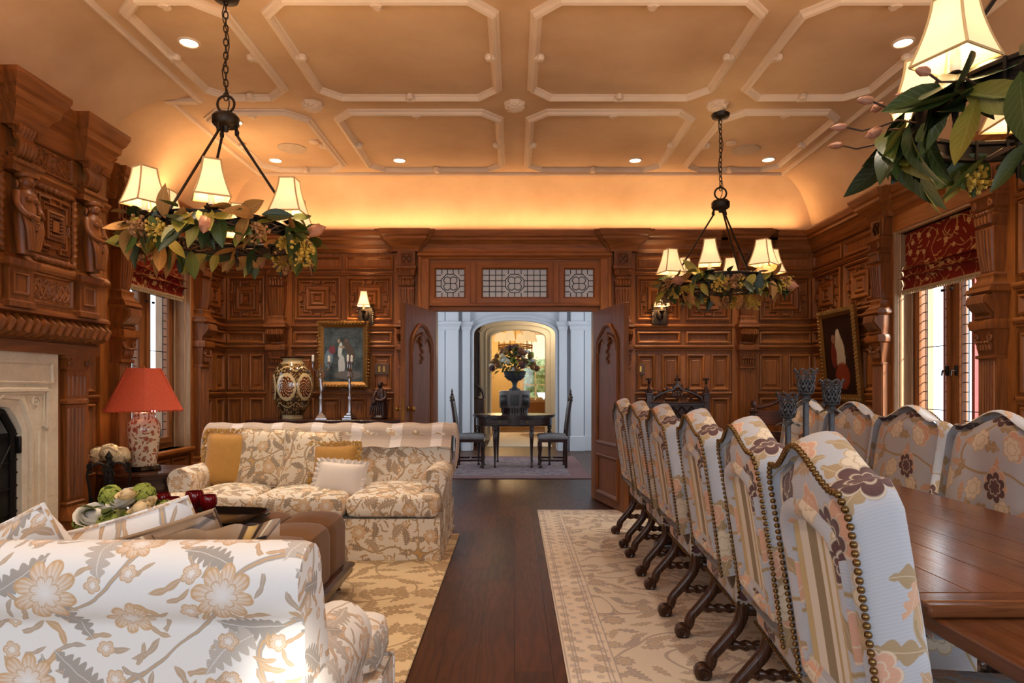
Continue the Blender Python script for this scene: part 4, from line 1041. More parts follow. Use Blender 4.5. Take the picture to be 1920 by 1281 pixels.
# ------------------------------------------------------------------ chandeliers and their garlands
def bell(m, mt, c, s0, s1, z0, z1, rot=0.):
    """square bell lampshade with bound edges"""
    n = 8; K = [(-1, -1), (1, -1), (1, 1), (-1, 1)]; P = []
    for i in range(n+1):
        t = i/n; s = s1+(s0-s1)*((1-t)**1.7*.75+(1-t)*.25); P.append([(x*s, y*s, z0+(z1-z0)*t) for x, y in K])
    X = T(*c) @ Rz(rot); m.grid(P, closed_v=True, X=X)
    for r in (P[0], P[-1]): mt.tube([Vector(p) for p in r], .0045, 5, closed=True, X=X)
    for j in range(4): mt.tube([r[j] for r in P], .004, 5, X=X)
def chandelier(label, x, y, rot, ZC):
    t = thing('chandelier', label, 'chandelier', (x, y, ZC), group='iron ring chandeliers with six shades'); r = .385
    m = MB(); cir = lambda rr, z, n=48: [(rr*cos(2*pi*i/n), rr*sin(2*pi*i/n), z) for i in range(n)]
    for z in (-.028, .028): m.tube(cir(r, z), .010, 6, closed=True)
    m.grid([cir(r, -.03), cir(r, .03)], closed_v=True)
    for i in range(24): a = 2*pi*i/24; m.box(-.004, .004, -.012, .012, -.035, .035, X=Rz(a) @ T(0, r, 0))
    m.build('ring', 'iron_bronze', t)
    for k in range(3):
        a = rot+pi/6+2*pi*k/3; m = MB(); d = Vector((cos(a), sin(a), 0))
        m.tube([d*r+Vector((0, 0, .03)), d*.055+Vector((0, 0, .535))], .007, 6); m.tube([d*.055+Vector((0, 0, .535)), d*.05+Vector((0, 0, .58))], [.012, .008], 6); m.ell(d*.055+Vector((0, 0, .55)), .013, 8)
        m.build('rod', 'iron_bronze', t)
    m = MB(); m.lathe([(.001, .55), (.012, .55), (.02, .575), (.06, .58), (.068, .59), (.068, .625), (.055, .64), (.02, .645), (.001, .65)], 24); m.build('hub', 'iron_bronze', t)
    m = MB(); m.tube([(.045*cos(2*pi*i/20), 0, .695+.045*sin(2*pi*i/20)) for i in range(20)], .007, 6, closed=True)
    top = CZ-ZC-.07; z = .735; k = 0
    while z < top:
        q = Rz(k % 2*pi/2+.3); m.tube([q @ Vector((.011*cos(2*pi*i/12), 0, z+.022*sin(2*pi*i/12))) for i in range(12)], .0035, 5, closed=True); z += .036; k += 1
    m.tube([(.018*sin(i*.9), .014*cos(i*.9), .65+(top-.65)*i/14) for i in range(15)], .003, 5)
    m.build('chain', 'iron_bronze', t)
    m = MB(); m.lathe([(.065, CZ-ZC-.062), (.07, CZ-ZC-.068), (.062, CZ-ZC-.088), (.02, CZ-ZC-.098), (.001, CZ-ZC-.10)], 24); m.build('canopy', 'iron_bronze', t)
    for k in range(6):
        a = rot+pi/3*k; p = (r*cos(a), r*sin(a)); X = T(p[0], p[1], 0)
        m = MB(); m.lathe([(.001, -.10), (.008, -.095), (.006, -.085), (.010, -.05), (.016, .0), (.022, .02), (.014, .03), (.03, .04), (.034, .046), (.012, .05), (.012, .06)], 12, X)
        m.tube([(p[0]*.93, p[1]*.93, 0), (p[0], p[1], 0)], .012, 6); arm = m.build('candle_arm', 'iron_bronze', t)
        m = MB(); m.lathe([(.013, .058), (.013, .13), (.010, .135), (.001, .135)], 12, X); m.build('candle_sleeve', 'wax', arm)
        m = MB(); m.ell((p[0], p[1], .165), (.014, .014, .028), 10); m.build('bulb', 'bulb', arm)
        ms, mt = MB(), MB(); bell(ms, mt, (p[0], p[1], 0), .078, .038, .088, .265, a+.25)
        so = ms.build('shade', 'shade', arm, smooth=0); mt.build('shade_binding', 'shade_trim', so)
        light('POINT', 'candle_bulb', (x+p[0], y+p[1], ZC+.175), 5.5, WARM, shadow_soft_size=.02)
    return t
def leaf(mb, p, d, up, L, w, mi=0, curl=.15, fold=.25):
    d = d.normalized(); sd = d.cross(up)
    if sd.length < 1e-3: sd = d.cross(Vector((1, 0, 0)))
    sd.normalize(); nr = sd.cross(d); P = []; n = 7
    for i in range(n+1):
        t = i/n; wd = w*(sin(pi*t**.88)**.9 if 0 < t < 1 else 0.02); c = p+d*(L*t)-nr*(curl*L*t*t)
        P.append([c+sd*(wd*q)+nr*(fold*wd*abs(q)+.0) for q in (-1, -.5, 0, .5, 1)])
    mb.grid(P, mi=mi, uv=lambda i, j: ((j-2)/2, i/n))
def garland(label, x, y, seed, nl, mats, big, reach, nb, nbud, a0=0., a1=2*pi, berry='berry_tan'):
    rr = random.Random(seed); t = thing('leaf_garland', label, 'garland', (x, y, reach), group='magnolia garlands on the chandeliers')
    m = MB(); tw = MB()
    for k in range(3):
        ph = rr.random()*6; tw.tube([((.385+.02*sin(i*.9+ph))*cos(2*pi*i/60), (.385+.02*sin(i*.9+ph))*sin(2*pi*i/60), .02*sin(i*1.3+ph*2)-.012) for i in range(60)], .005, 5, closed=True)
    def spot():
        a = a0+(a1-a0)*rr.random(); r = .385+rr.uniform(-.03, .05); return a, Vector((r*cos(a), r*sin(a), rr.uniform(-.05, .05)))
    for i in range(nl):
        a, p = spot(); rad = Vector((cos(a), sin(a), 0)); tan = Vector((-sin(a), cos(a), 0))
        d = rad*rr.uniform(-.2, .9)+tan*rr.uniform(-1, 1)+Vector((0, 0, rr.uniform(-1.2, .45 if big < 1.4 else .0))); L = rr.uniform(.09, .15)*big
        up = (rad*rr.uniform(.1, 1)+Vector((0, 0, rr.uniform(.1, 1)))+tan*rr.uniform(-.5, .5)).normalized()
        leaf(m, p, d, up, L, L*rr.uniform(.19, .26), rr.choices(range(len(mats)), [w for _, w in mats])[0], rr.uniform(-.25, .5), rr.uniform(.1, .5))
    lo = m.build('leaves', [q for q, _ in mats], t, smooth=60); 
    for i in range(nb):
        a, p = spot(); rad = Vector((cos(a), sin(a), 0)); b = MB(); c = p+rad*.03+Vector((0, 0, -.06))
        for q in range(46):
            v = Vector([max(-1.6, min(1.6, rr.gauss(0, 1))) for _ in 'xyz'])*.028+c; b.ell(v, rr.uniform(.006, .011), 6, rings=4)
            b.tube([c, v], .0018, 4)
        b.build('berry_spray', berry if i % 2 else 'berry_yellow', t)
    for i in range(nbud):
        a, p = spot(); rad = Vector((cos(a), sin(a), 0)); b = MB(); d = (rad*rr.uniform(.3, 1)+Vector((0, 0, rr.uniform(-.7, .5)))).normalized(); k = rr.uniform(.7, 1.1) if big < 1.4 else rr.uniform(.35, .55)
        X = T(*(p+rad*.05*big)) @ d.to_track_quat('Z', 'Y').to_matrix().to_4x4()
        b.lathe([(.001, -.02*k), (.014*k, -.015*k), (.026*k, .01*k), (.027*k, .03*k), (.016*k, .055*k), (.001, .075*k)], 10, X)
        for q in range(3): b.ell((.014*k*cos(q*2.1), .014*k*sin(q*2.1), .02*k), (.018*k, .018*k, .042*k), 8, X=X)
        b.build('magnolia_bud', 'bud_pink', t)
        tw.tube([p, p+rad*.03*big], .0035, 4)
    if big > 1.4:    # long twigs reaching out of the near garland
        for a in (pi*.93, pi*1.02, pi*.80, pi*1.12):
            p = Vector((.4*cos(a), .4*sin(a), -.02)); d = Vector((cos(a), sin(a), rr.uniform(-.1, .25))); pts = [p+d*(.05*i)+Vector((0, 0, .012*sin(i*1.7))) for i in range(5)]
            tw.tube(pts, .0032, 5)
            X = T(*pts[-1]) @ d.to_track_quat('Z', 'Y').to_matrix().to_4x4(); b = MB(); b.lathe([(.001, -.01), (.010, -.004), (.013, .012), (.008, .03), (.001, .04)], 8, X); b.build('magnolia_bud', 'bud_pink', t)
            leaf(m, pts[3], d+Vector((.2, .3, .3)), Vector((0, 0, 1)), .04, .012, 0)
    tw.build('twigs', 'twig', t)
    return t
LC = (-1.53, 3.39); FC = (1.57, 4.88); NC = (1.60, 1.84)
chandelier('iron ring chandelier over the sofas on the left, its chain leaving the top', *LC, radians(-15), 2.022)
chandelier('iron ring chandelier at the far right near the back wall', *FC, radians(1), 1.995)
chandelier('iron ring chandelier cut by the upper right edge, nearest the viewer', *NC, radians(10), 2.04)
garland('leafy garland with pink buds wired round the left chandelier', *LC, 3, 170, (('leaf_green', 5), ('leaf_dark', 3), ('leaf_tan', 5), ('leaf_olive', 4)), 1.22, 2.022, 12, 8)
garland('yellow berry garland wired round the far right chandelier', *FC, 11, 140, (('leaf_olive', 4), ('leaf_dark', 3), ('leaf_tan', 3)), 1.1, 1.995, 26, 2)
garland('dark magnolia leaf garland on the chandelier at the upper right edge', *NC, 23, 120, (('leaf_dark', 6), ('leaf_green', 4), ('leaf_olive', 2)), 1.5, 2.04, 2, 14)
def sconce(label, x):
    t = thing('wall_sconce', label, 'wall light', (x, YB-.035, 1.98), group='shaded sconces on the back wall')
    m = MB(); m.box(-.075, .075, -.02, .0, -.10, .11, .006)
    for i in range(11):
        for s in (-1, 1): m.ell((s*.075, -.012, -.095+.02*i), (.012, .010, .008), 6)
    for i in range(7): m.ell((-.06+.02*i, -.012, .112), (.008, .010, .014), 6); m.ell((-.06+.02*i, -.012, -.102), (.008, .010, .014), 6)
    m.ell((0, -.02, 0), (.04, .02, .06), 10)
    m.build('backplate', 'iron_bronze', t)
    m = MB(); m.tube(crom([(0, -.02, -.03), (0, -.07, -.05), (0, -.11, -.02), (0, -.11, .03)], 5), .008, 6); m.lathe([(.012, .0), (.03, .03), (.034, .035), (.012, .04), (.012, .05)], 12, T(0, -.11, .0)); arm = m.build('arm', 'iron_bronze', t)
    m = MB(); m.lathe([(.012, .045), (.012, .11), (.001, .115)], 10, T(0, -.11, 0)); m.build('candle_sleeve', 'wax', arm)
    ms, mt = MB(), MB(); bell(ms, mt, (0, -.11, 0), .065, .032, .09, .24, .2); so = ms.build('shade', 'shade', t, smooth=0); mt.build('shade_binding', 'shade_trim', so)
    light('POINT', 'sconce_bulb', (x, YB-.145, 1.98+.15), 8, WARM, shadow_soft_size=.02)
sconce('shaded sconce on the oak panel above the painting left of the doorway', -1.60); sconce('shaded sconce right of the doorway, half hidden by the far chandelier garland', 1.56)
# ------------------------------------------------------------------ rugs
def rugobj(name, label, x0, x1, y0, y1, m, fringe=None):
    cx, cy = (x0+x1)/2, (y0+y1)/2; hx, hy = (x1-x0)/2, (y1-y0)/2; b = MB(); b.box(-hx, hx, -hy, hy, .0005, .011, .004)
    o = b.build(name, m, loc=(cx, cy, 0)); tag(o, label, 'rug')
    if fringe:
      for s in fringe:
        f = MB()
        for i in range(int(2*hx/.018)):
            u = -hx+.009+.018*i
            f.tube([(u, s*hy, .006), (u+R.uniform(-.004, .004), s*(hy+.03), .003)], .003, 4)
        f.build('fringe', 'throw_fringe', o)
    return o
rugobj('area_rug', 'gold rug with brown foliage under the sofas and ottoman', -2.75, -.45, .6, 5.25, rug('rug_gold', C(232, 210, 168), C(162, 134, 98), C(180, 150, 110), None, 1, 1, 0, 1.25))
rugobj('area_rug', 'ivory rug with grey and tan medallions under the dining table', .22, 2.75, .3, 6.25, rug('rug_ivory', C(234, 222, 204), C(166, 154, 154), C(206, 184, 152), C(234, 220, 202), 1.265, 2.975, .22), (1, -1))

# ------------------------------------------------------------------ sofas
def roll(cx, cz, r, a0, a1, n): return [(cx+r*cos(radians(a0+(a1-a0)*i/n)), cz+r*sin(radians(a0+(a1-a0)*i/n))) for i in range(n+1)]
def extr(m, prof, a, b, axis, inset=.03, bulge=0., seg=1, ends=True):
    """closed profile run along x or y with softened ends; profile coordinates are (other axis, z)"""
    cx = sum(p[0] for p in prof)/len(prof); cz = sum(p[1] for p in prof)/len(prof); n = len(prof)
    st = [(a, .90), (a+inset*.25*(1 if b > a else -1), .97), (a+inset*(1 if b > a else -1), 1.)]
    st += [(a+(b-a)*i/seg, 1.) for i in range(1, seg)] if seg > 1 else []
    st += [(b-inset*(1 if b > a else -1), 1.), (b-inset*.25*(1 if b > a else -1), .97), (b, .90)]
    L = [0]
    for p, q in zip(prof, prof[1:]+prof[:1]): L.append(L[-1]+hypot(q[0]-p[0], q[1]-p[1]))
    def pt(s, k, p):
        d = (1-k)*.35; v = (cx+(p[0]-cx)*(1-d), cz+(p[1]-cz)*(1-d) if p[1] > .03 else p[1])
        return (s, v[0], v[1]) if axis == 'x' else (v[0], s, v[1])
    P = [[pt(s, k, p) for p in prof] for s, k in st]
    m.grid(P, closed_v=True, uv=lambda i, j: (st[min(i, len(st)-1)][0], L[j]))
    m.add(P[0], [tuple(range(n))]); m.add(P[-1], [tuple(range(n))])
def sofa(name, label, X, w, mat, ncush, af=.22, split=None):
    """front towards local -y; x from -w/2 to w/2; y 0 (skirt front) to .97 (back)"""
    t = thing(name, label, 'sofa', X=X); h = w/2
    b = MB(); prof = [(.925, .10), (.928, .45), (.93, .735)]+roll(.893, .820, .082, -62, 190, 14)+[(.80, .78), (.72, .50), (.70, .10)]
    extr(b, prof, -h+.02, h-.02, 'x', .05, seg=6); b.build('backrest', mat, t, smooth=50, shift=(.3, .1))
    for s in (-1, 1):
        a = MB(); x = s*(h-.085); prof = [(x-s*.065, .05), (x-s*.07, .42)]+[(x+s*p[0], p[1]) for p in roll(0, .53, .092, 200, -25, 14)]+[(x+s*.066, .42), (x+s*.07, .05)]
        extr(a, prof, af, .90, 'y', .03); a.build('arm', mat, t, smooth=50, shift=(s*.7, .4))
    sk = MB()
    def wall_(pts, n=60):
        tot = []; 
        for p, q in zip(pts, pts[1:]):
            L = hypot(q[0]-p[0], q[1]-p[1]); k = max(2, int(L/.05))
            tot += [(p[0]+(q[0]-p[0])*i/k, p[1]+(q[1]-p[1])*i/k) for i in range(k)]
        tot.append(pts[-1]); acc = [0]
        for p, q in zip(tot, tot[1:]): acc.append(acc[-1]+hypot(q[0]-p[0], q[1]-p[1]))
        P = [[(x+(.010*sin(i*2.2))*(1 if z < .05 else .2), y+.006*sin(i*1.7)*(1 if z < .05 else .2), z) for z in (.012, .10, .22, .30)] for i, (x, y) in enumerate(tot)]
        sk.grid(P, uv=lambda i, j: (acc[min(i, len(acc)-1)]-h, (.012, .10, .22, .30)[j]))
    e = h-.012
    wall_([(-e, .955), (-e, .006), (e, .006), (e, .955), (-e, .955)])
    for s in (-1, 1): sk.box(s*(e-.012), s*(e+.004), -.002, .02, .012, .30, .004); sk.box(s*(e-.004), s*(e+.010), .23, .26, .012, .32, .004)
    sk.box(-e+.01, e-.01, .02, .94, .20, .29)
    sk.build('skirt', mat, t, smooth=50)
    cw = (2*h-.04)/ncush
    for i in range(ncush):
        x0 = -h+.02+cw*i; x1 = x0+cw
        if split: x0, x1 = split[i]
        q = MB(); e0 = .15 if i == 0 else 0; e1 = .15 if i == ncush-1 else 0
        q.rbox(((x0+e0+x1-e1)/2, .39, .375), (x1-x0-e0-e1-.004, .76, .15), .055, 8, crown=.035)
        if e0: q.rbox((x0+e0/2+.03, .115, .375), (e0+.06, .22, .15), .05, 6, crown=.01)
        if e1: q.rbox((x1-e1/2-.03, .115, .375), (e1+.06, .22, .15), .05, 6, crown=.01)
        q.build('seat_cushion', mat, t, smooth=60, shift=(.37*i, .2))
    return t
SX = T(-1.515, 4.43, 0)
sofa('sofa', 'cream floral three seat sofa facing the viewer before the console table', SX, 2.02, 'sofa', 3)
NX = T(-1.44, 2.24, 0) @ Rz(pi)
sofa('sofa', 'floral sofa seen from behind in the lower left corner', NX, 2.06, 'sofa_white', 3, .42)
# throw over the back of the far sofa
tm = MB(); prof = [(-.235, .60), (-.215, .66), (-.19, .73)]+[(p[0]-.90, p[1]) for p in roll(.90, .825, .089, 185, -25, 12)]+[(.062, .72), (.058, .60)]
L = [0]
for p, q in zip(prof, prof[1:]): L.append(L[-1]+hypot(q[0]-p[0], q[1]-p[1]))
NT = 60
P = [[(-1.0+2.0*i/NT, .90+p[0]+.004*sin(i*1.1+j), p[1]+.006*sin(i*.8)) for j, p in enumerate(prof[2:])] for i in range(NT+1)]
tm.grid(P, uv=lambda i, j: (-1.0+2.0*i/NT, L[j+2]))
th = tag(tm.build('throw_blanket', 'throw', mw=SX, smooth=60), 'pale checked wool throw draped along the far sofa back', 'throw')
for e in (-1, 1):
    fm = MB()
    for i in range(90):
        j = 1+12*i/90; k = int(j); p = prof[2+min(k, 11)]; q = prof[2+min(k+1, 12)]; f = j-k
        y = .90+p[0]+(q[0]-p[0])*f; z = p[1]+(q[1]-p[1])*f; ln = R.uniform(.20, .30)*(1.1 if i < 60 else .8)
        pts = [Vector((e*1.0, y, z)), Vector((e*1.035, y-.006, z-.02)), Vector((e*(1.04+R.uniform(-.006, .008)), y-.012+R.uniform(-.01, .01), z-ln*.5)), Vector((e*(1.03+R.uniform(-.008, .012)), y-.014+R.uniform(-.015, .015), z-ln))]
        fm.tube(crom(pts, 3), .0038, 4)
    fm.build('fringe', 'throw_fringe', th)
# ------------------------------------------------------------------ cushions
def pillow_mesh(w, h, t, n=14, pinch=.06, sag=0.):
    P = [[None]*(n+1) for _ in range(n+1)]; m = MB()
    for sd in (1, -1):
        Q = []
        for i in range(n+1):
            row = []
            for j in range(n+1):
                u, v = -1+2*i/n, -1+2*j/n; th_ = t/2*((1-u**4)*(1-v**4))**.5*(.75+.25*(1-u*u)*(1-v*v))
                x = u*w/2*(1-pinch*(1-v*v)); z = v*h/2*(1-pinch*(1-u*u)); row.append((x, sd*th_, z))
            Q.append(row)
        m.grid(Q, uv=lambda i, j: ((-1+2*i/n)*w/2+(0 if sd > 0 else 1.68), (-1+2*j/n)*h/2))
    return m
def edge_path(w, h, pinch=.06, n=14):
    out = []
    for k in range(4):
        for i in range(n):
            q = -1+2*i/n; u, v = ((q, -1), (1, q), (-q, 1), (-1, -q))[k]; out.append(Vector((u*w/2*(1-pinch*(1-v*v)), 0, v*h/2*(1-pinch*(1-u*u)))))
    return out
def cushion(name, label, X, w, h, t, mat, trim=None, group=None, shift=(0, 0)):
    o = pillow_mesh(w, h, t).build(name, mat, mw=X, smooth=75, shift=shift); tag(o, label, 'cushion', group)
    ep = edge_path(w, h)
    if trim == 'fringe':
        f = MB()
        for k, p in enumerate(ep):
            q = ep[(k+1) % len(ep)]
            for s in range(7):
                c = p+(q-p)*(s/7)+Vector((0, R.uniform(-.016, .016), 0)); d = Vector((c.x/w, 0, c.z/h)).normalized()
                f.ell(c+d*R.uniform(.0, .034), (R.uniform(.006, .011),)*3, 5, rings=4)
        f.build('fringe', 'gold_fringe', o)
    elif trim == 'ruffle':
        f = MB(); n = 140; A = []
        for i in range(n):
            s = i/n*len(ep); p = ep[int(s)]; q = ep[(int(s)+1) % len(ep)]; c = p+(q-p)*(s-int(s)); d = Vector((c.x/w, 0, c.z/h)).normalized(); k = sin(i*1.4)
            A.append([c*.985+Vector((0, .003, 0)), c+d*.018+Vector((0, .010*k, 0)), c+d*(.034+.006*sin(i*2.8))+Vector((0, .016*k, 0))])
        f.grid(A, closed_u=True); f.build('ruffle', 'white_linen', o, smooth=70)
    elif trim == 'flange':
        f = MB(); n = 120; A = []
        for i in range(n):
            s = i/n*len(ep); p = ep[int(s)]; q = ep[(int(s)+1) % len(ep)]; c = p+(q-p)*(s-int(s)); d = Vector((c.x/w, 0, c.z/h)).normalized(); k = sin(i*.9)
            A.append([c*.98, c+d*.02+Vector((0, .008*k, 0)), c+d*.045+Vector((0, .014*k, 0))])
        f.grid(A, closed_u=True, uv=lambda i, j: (i*.02, j*.022)); f.build('flange', 'plaid', o, smooth=70)
    elif trim == 'cord':
        f = MB(); f.tube(ep, .006, 6, closed=True); f.build('piping', mat, o)
    return o
def lean(x, y, z, back=18, yaw=0, roll_=0): return T(x, y, z) @ Rz(radians(yaw)) @ Rx(radians(-back)) @ Ry(radians(roll_))
cushion('throw_pillow', 'gold velvet cushion with looped fringe at the left end of the far sofa', lean(-2.235, 5.0, .655, 14, -4), .40, .42, .14, 'gold_velvet', 'fringe')
cushion('throw_pillow', 'large floral cushion beside the gold one on the far sofa', lean(-1.93, 4.98, .665, 16, 0), .46, .47, .15, 'sofa_gold', 'cord', shift=(.2, .1))
cushion('throw_pillow', 'floral cushion standing in the middle of the far sofa behind the small gold one', lean(-1.57, 4.93, .655, 18, 6, 3), .44, .46, .15, 'sofa_gold', 'cord', shift=(.75, .5))
cushion('throw_pillow', 'gold fringed cushion behind the white lace cushion', lean(-1.37, 4.87, .61, 18, 4), .34, .34, .12, 'gold_velvet', 'fringe')
cushion('throw_pillow', 'small white cushion with eyelet ruffle on the far sofa', lean(-1.30, 4.74, .535, 24, -6, 4), .36, .25, .12, 'white_linen', 'ruffle')
# cushions propped on the near sofa, seen over its back
nl = lambda x, y, z, back, yaw, r: T(x, y, z) @ Rz(pi+radians(yaw)) @ Rx(radians(-back)) @ Ry(radians(r))
cushion('throw_pillow', 'floral cushion with a raised corner at the far left of the near sofa', nl(-1.27, 1.66, .645, 16, -10, 20), .48, .48, .20, 'sofa_white', 'cord', shift=(.4, .3))
cushion('throw_pillow', 'floral cushion tipped behind the striped silk one on the near sofa', nl(-1.04, 1.76, .665, 20, 4, 16), .50, .46, .20, 'sofa_white', 'cord', shift=(.1, .7))
cushion('throw_pillow', 'striped tan silk cushion lying slanted on top of the near sofa', nl(-.90, 1.60, .665, 22, 4, 16), .52, .46, .21, 'plaid', 'cord')
cushion('throw_pillow', 'tan silk cushion with striped flange at the right of the near sofa', nl(-.705, 1.47, .685, 10, 4, 7), .34, .38, .18, 'plaid', 'flange', shift=(.16, .0))

# ------------------------------------------------------------------ ottoman
ot = thing('ottoman', 'brown velvet tufted ottoman between the two sofas', 'ottoman', (-1.62, 3.22, 0))
m = MB(); nx, ny = 4, 4; wx, wy = 1.22/nx, 1.24/ny
for i in range(nx):
    for j in range(ny): m.rbox((-.61+wx*(i+.5), -.62+wy*(j+.5), .30), (wx+.012, wy+.012, .33), .055, 5, crown=.03)
m.build('tufted_cushion', 'brown_velvet', ot, smooth=60)
m = MB(); m.ring([(-.64, -.65), (.64, -.65), (.64, .65), (-.64, .65)], [(0, .10), (0, .125), (-.012, .14), (-.012, .15), (.006, .165), (.03, .17), (.08, .17)], to=lambda a, b, h: (a, b, h)); m.box(-.63, .63, -.64, .64, .09, .15)
m.build('plinth', 'walnut', ot, smooth=0)
for sx in (-1, 1):
    for sy in (-1, 1):
        m = MB(); m.lathe([(.001, .0), (.022, .0), (.028, .012), (.022, .025), (.032, .04), (.038, .06), (.028, .08), (.03, .10), (.001, .10)], 14, T(sx*.56, sy*.58, 0)); m.build('foot', 'walnut', ot)
# tray, ruby glass and flowers on the ottoman
tr_ = thing('serving_tray', 'black lacquer tray on the brown ottoman', 'tray', (-1.83, 3.46, .497), -.12)
m = MB(); m.rbox((0, 0, .008), (.86, .42, .012), .005, 6); m.build('tray_base', 'black_lacquer', tr_)
m = MB(); pts = [(sx*.43*(abs(cos(a))**.35), sy*.21*(abs(sin(a))**.35)) for a, sx, sy in [(2*pi*i/48, 1 if cos(2*pi*i/48) >= 0 else -1, 1 if sin(2*pi*i/48) >= 0 else -1) for i in range(48)]]
P = [[(x*k, y*k, z) for k, z in ((1., .010), (1.06, .035), (1.075, .038), (1.05, .028), (.99, .012))] for x, y in pts]; m.grid(P, closed_u=True, closed_v=True); m.build('tray_rim', 'black_lacquer', tr_)
def ruby(x, y, s, lab):
    m = MB(); m.lathe([(.001, 0), (.03, 0), (.032, .008), (.012, .014), (.010, .03), (.03, .045), (.046, .075), (.048, .10), (.040, .125), (.036, .125), (.043, .10), (.04, .075), (.02, .05), (.001, .046)], 20, Matrix.Scale(s, 4))
    o = m.build('ruby_glass', 'ruby_glass', loc=(x, y, .514)); tag(o, lab, 'glass bowl', 'ruby glass bowls on the ottoman tray')
ruby(-1.93, 3.50, 1., 'ruby glass bowl right beside the bouquet'); ruby(-1.84, 3.44, .9, 'ruby glass bowl second from the bouquet'); ruby(-1.76, 3.52, 1.05, 'ruby glass bowl third from the bouquet'); ruby(-1.66, 3.47, .95, 'ruby glass bowl farthest from the bouquet')
def rose(m, c, r, seed, tilt=.5):
    rr = random.Random(seed); X = T(*c) @ Rx(tilt+rr.uniform(-.2, .2)) @ Ry(rr.uniform(-.4, .4)); m.ell((0, 0, 0), r*.55, 10, X=X)
    for k in range(5):
        n = 3+k; tip = .30+.27*k; R_ = r*(.36+.16*k)
        for i in range(n):
            a = 2*pi*i/n+k*.7+rr.uniform(-.2, .2); wd = pi/n+.22; P = []
            for p in range(7):
                t = p/6; ph = 2.2*(1-t)+tip*t; fl = 1+.26*t**5
                P.append([(R_*fl*sin(ph)*cos(a+q/2*wd*(1-.35*t**4)), R_*fl*sin(ph)*sin(a+q/2*wd*(1-.35*t**4)), R_*cos(ph)*(.9-.06*k)-.05*r*abs(q)*t*t) for q in range(-2, 3)])
            m.grid(P, X=X)
def hydra(m, c, r, seed):
    rr = random.Random(seed); m.ell(c, r*.8, 10)
    for i in range(110):
        v = Vector((rr.gauss(0, 1), rr.gauss(0, 1), rr.gauss(0, 1))).normalized(); p = Vector(c)+v*r*rr.uniform(.85, 1.02); q = v.to_track_quat('Z', 'Y').to_matrix().to_4x4()
        for k in range(4): m.ell((.35*r*.36*cos(k*pi/2), .35*r*.36*sin(k*pi/2), 0), (r*.13, r*.13, r*.05), 5, X=T(*p) @ q, rings=4)
bq = thing('bouquet', 'bouquet of white roses and green hydrangeas on the ottoman', 'flowers', (-1.95, 3.20, .497))
m = MB(); m.lathe([(.001, 0), (.07, 0), (.075, .01), (.085, .05), (.08, .09), (.07, .09), (.001, .08)], 20); m.build('bowl', 'black_lacquer', bq)
for i, (x, y, z, r, k) in enumerate(((-.12, -.05, .06, .072, 'w'), (-.02, .03, .135, .07, 'w'), (.11, -.05, .09, .072, 'c'), (-.02, -.10, .03, .05, 'h'), (-.10, .05, .14, .055, 'h'), (.06, .06, .145, .058, 'h'), (-.19, -.0, .02, .06, 'h'), (.19, .02, .08, .045, 'h'), (.02, -.09, .045, .05, 'h'), (.02, -.01, .16, .045, 'c'))):
    m = MB(); (hydra if k == 'h' else rose)(m, (x, y, z+.03), r, 40+i); m.build('hydrangea' if k == 'h' else 'rose', {'w': 'petal_white', 'c': 'petal_cream', 'h': 'hydrangea'}[k], bq, smooth=60)
m = MB(); rr = random.Random(5)
for i in range(34):
    a = rr.random()*6.28; p = Vector((.14*cos(a), .09*sin(a), .05+rr.random()*.09)); leaf(m, p, Vector((cos(a), sin(a)*.7, rr.uniform(-.1, .8))), Vector((0, 0, 1)), rr.uniform(.05, .09), .022)
m.build('leaves', 'leaf_green', bq, smooth=60)
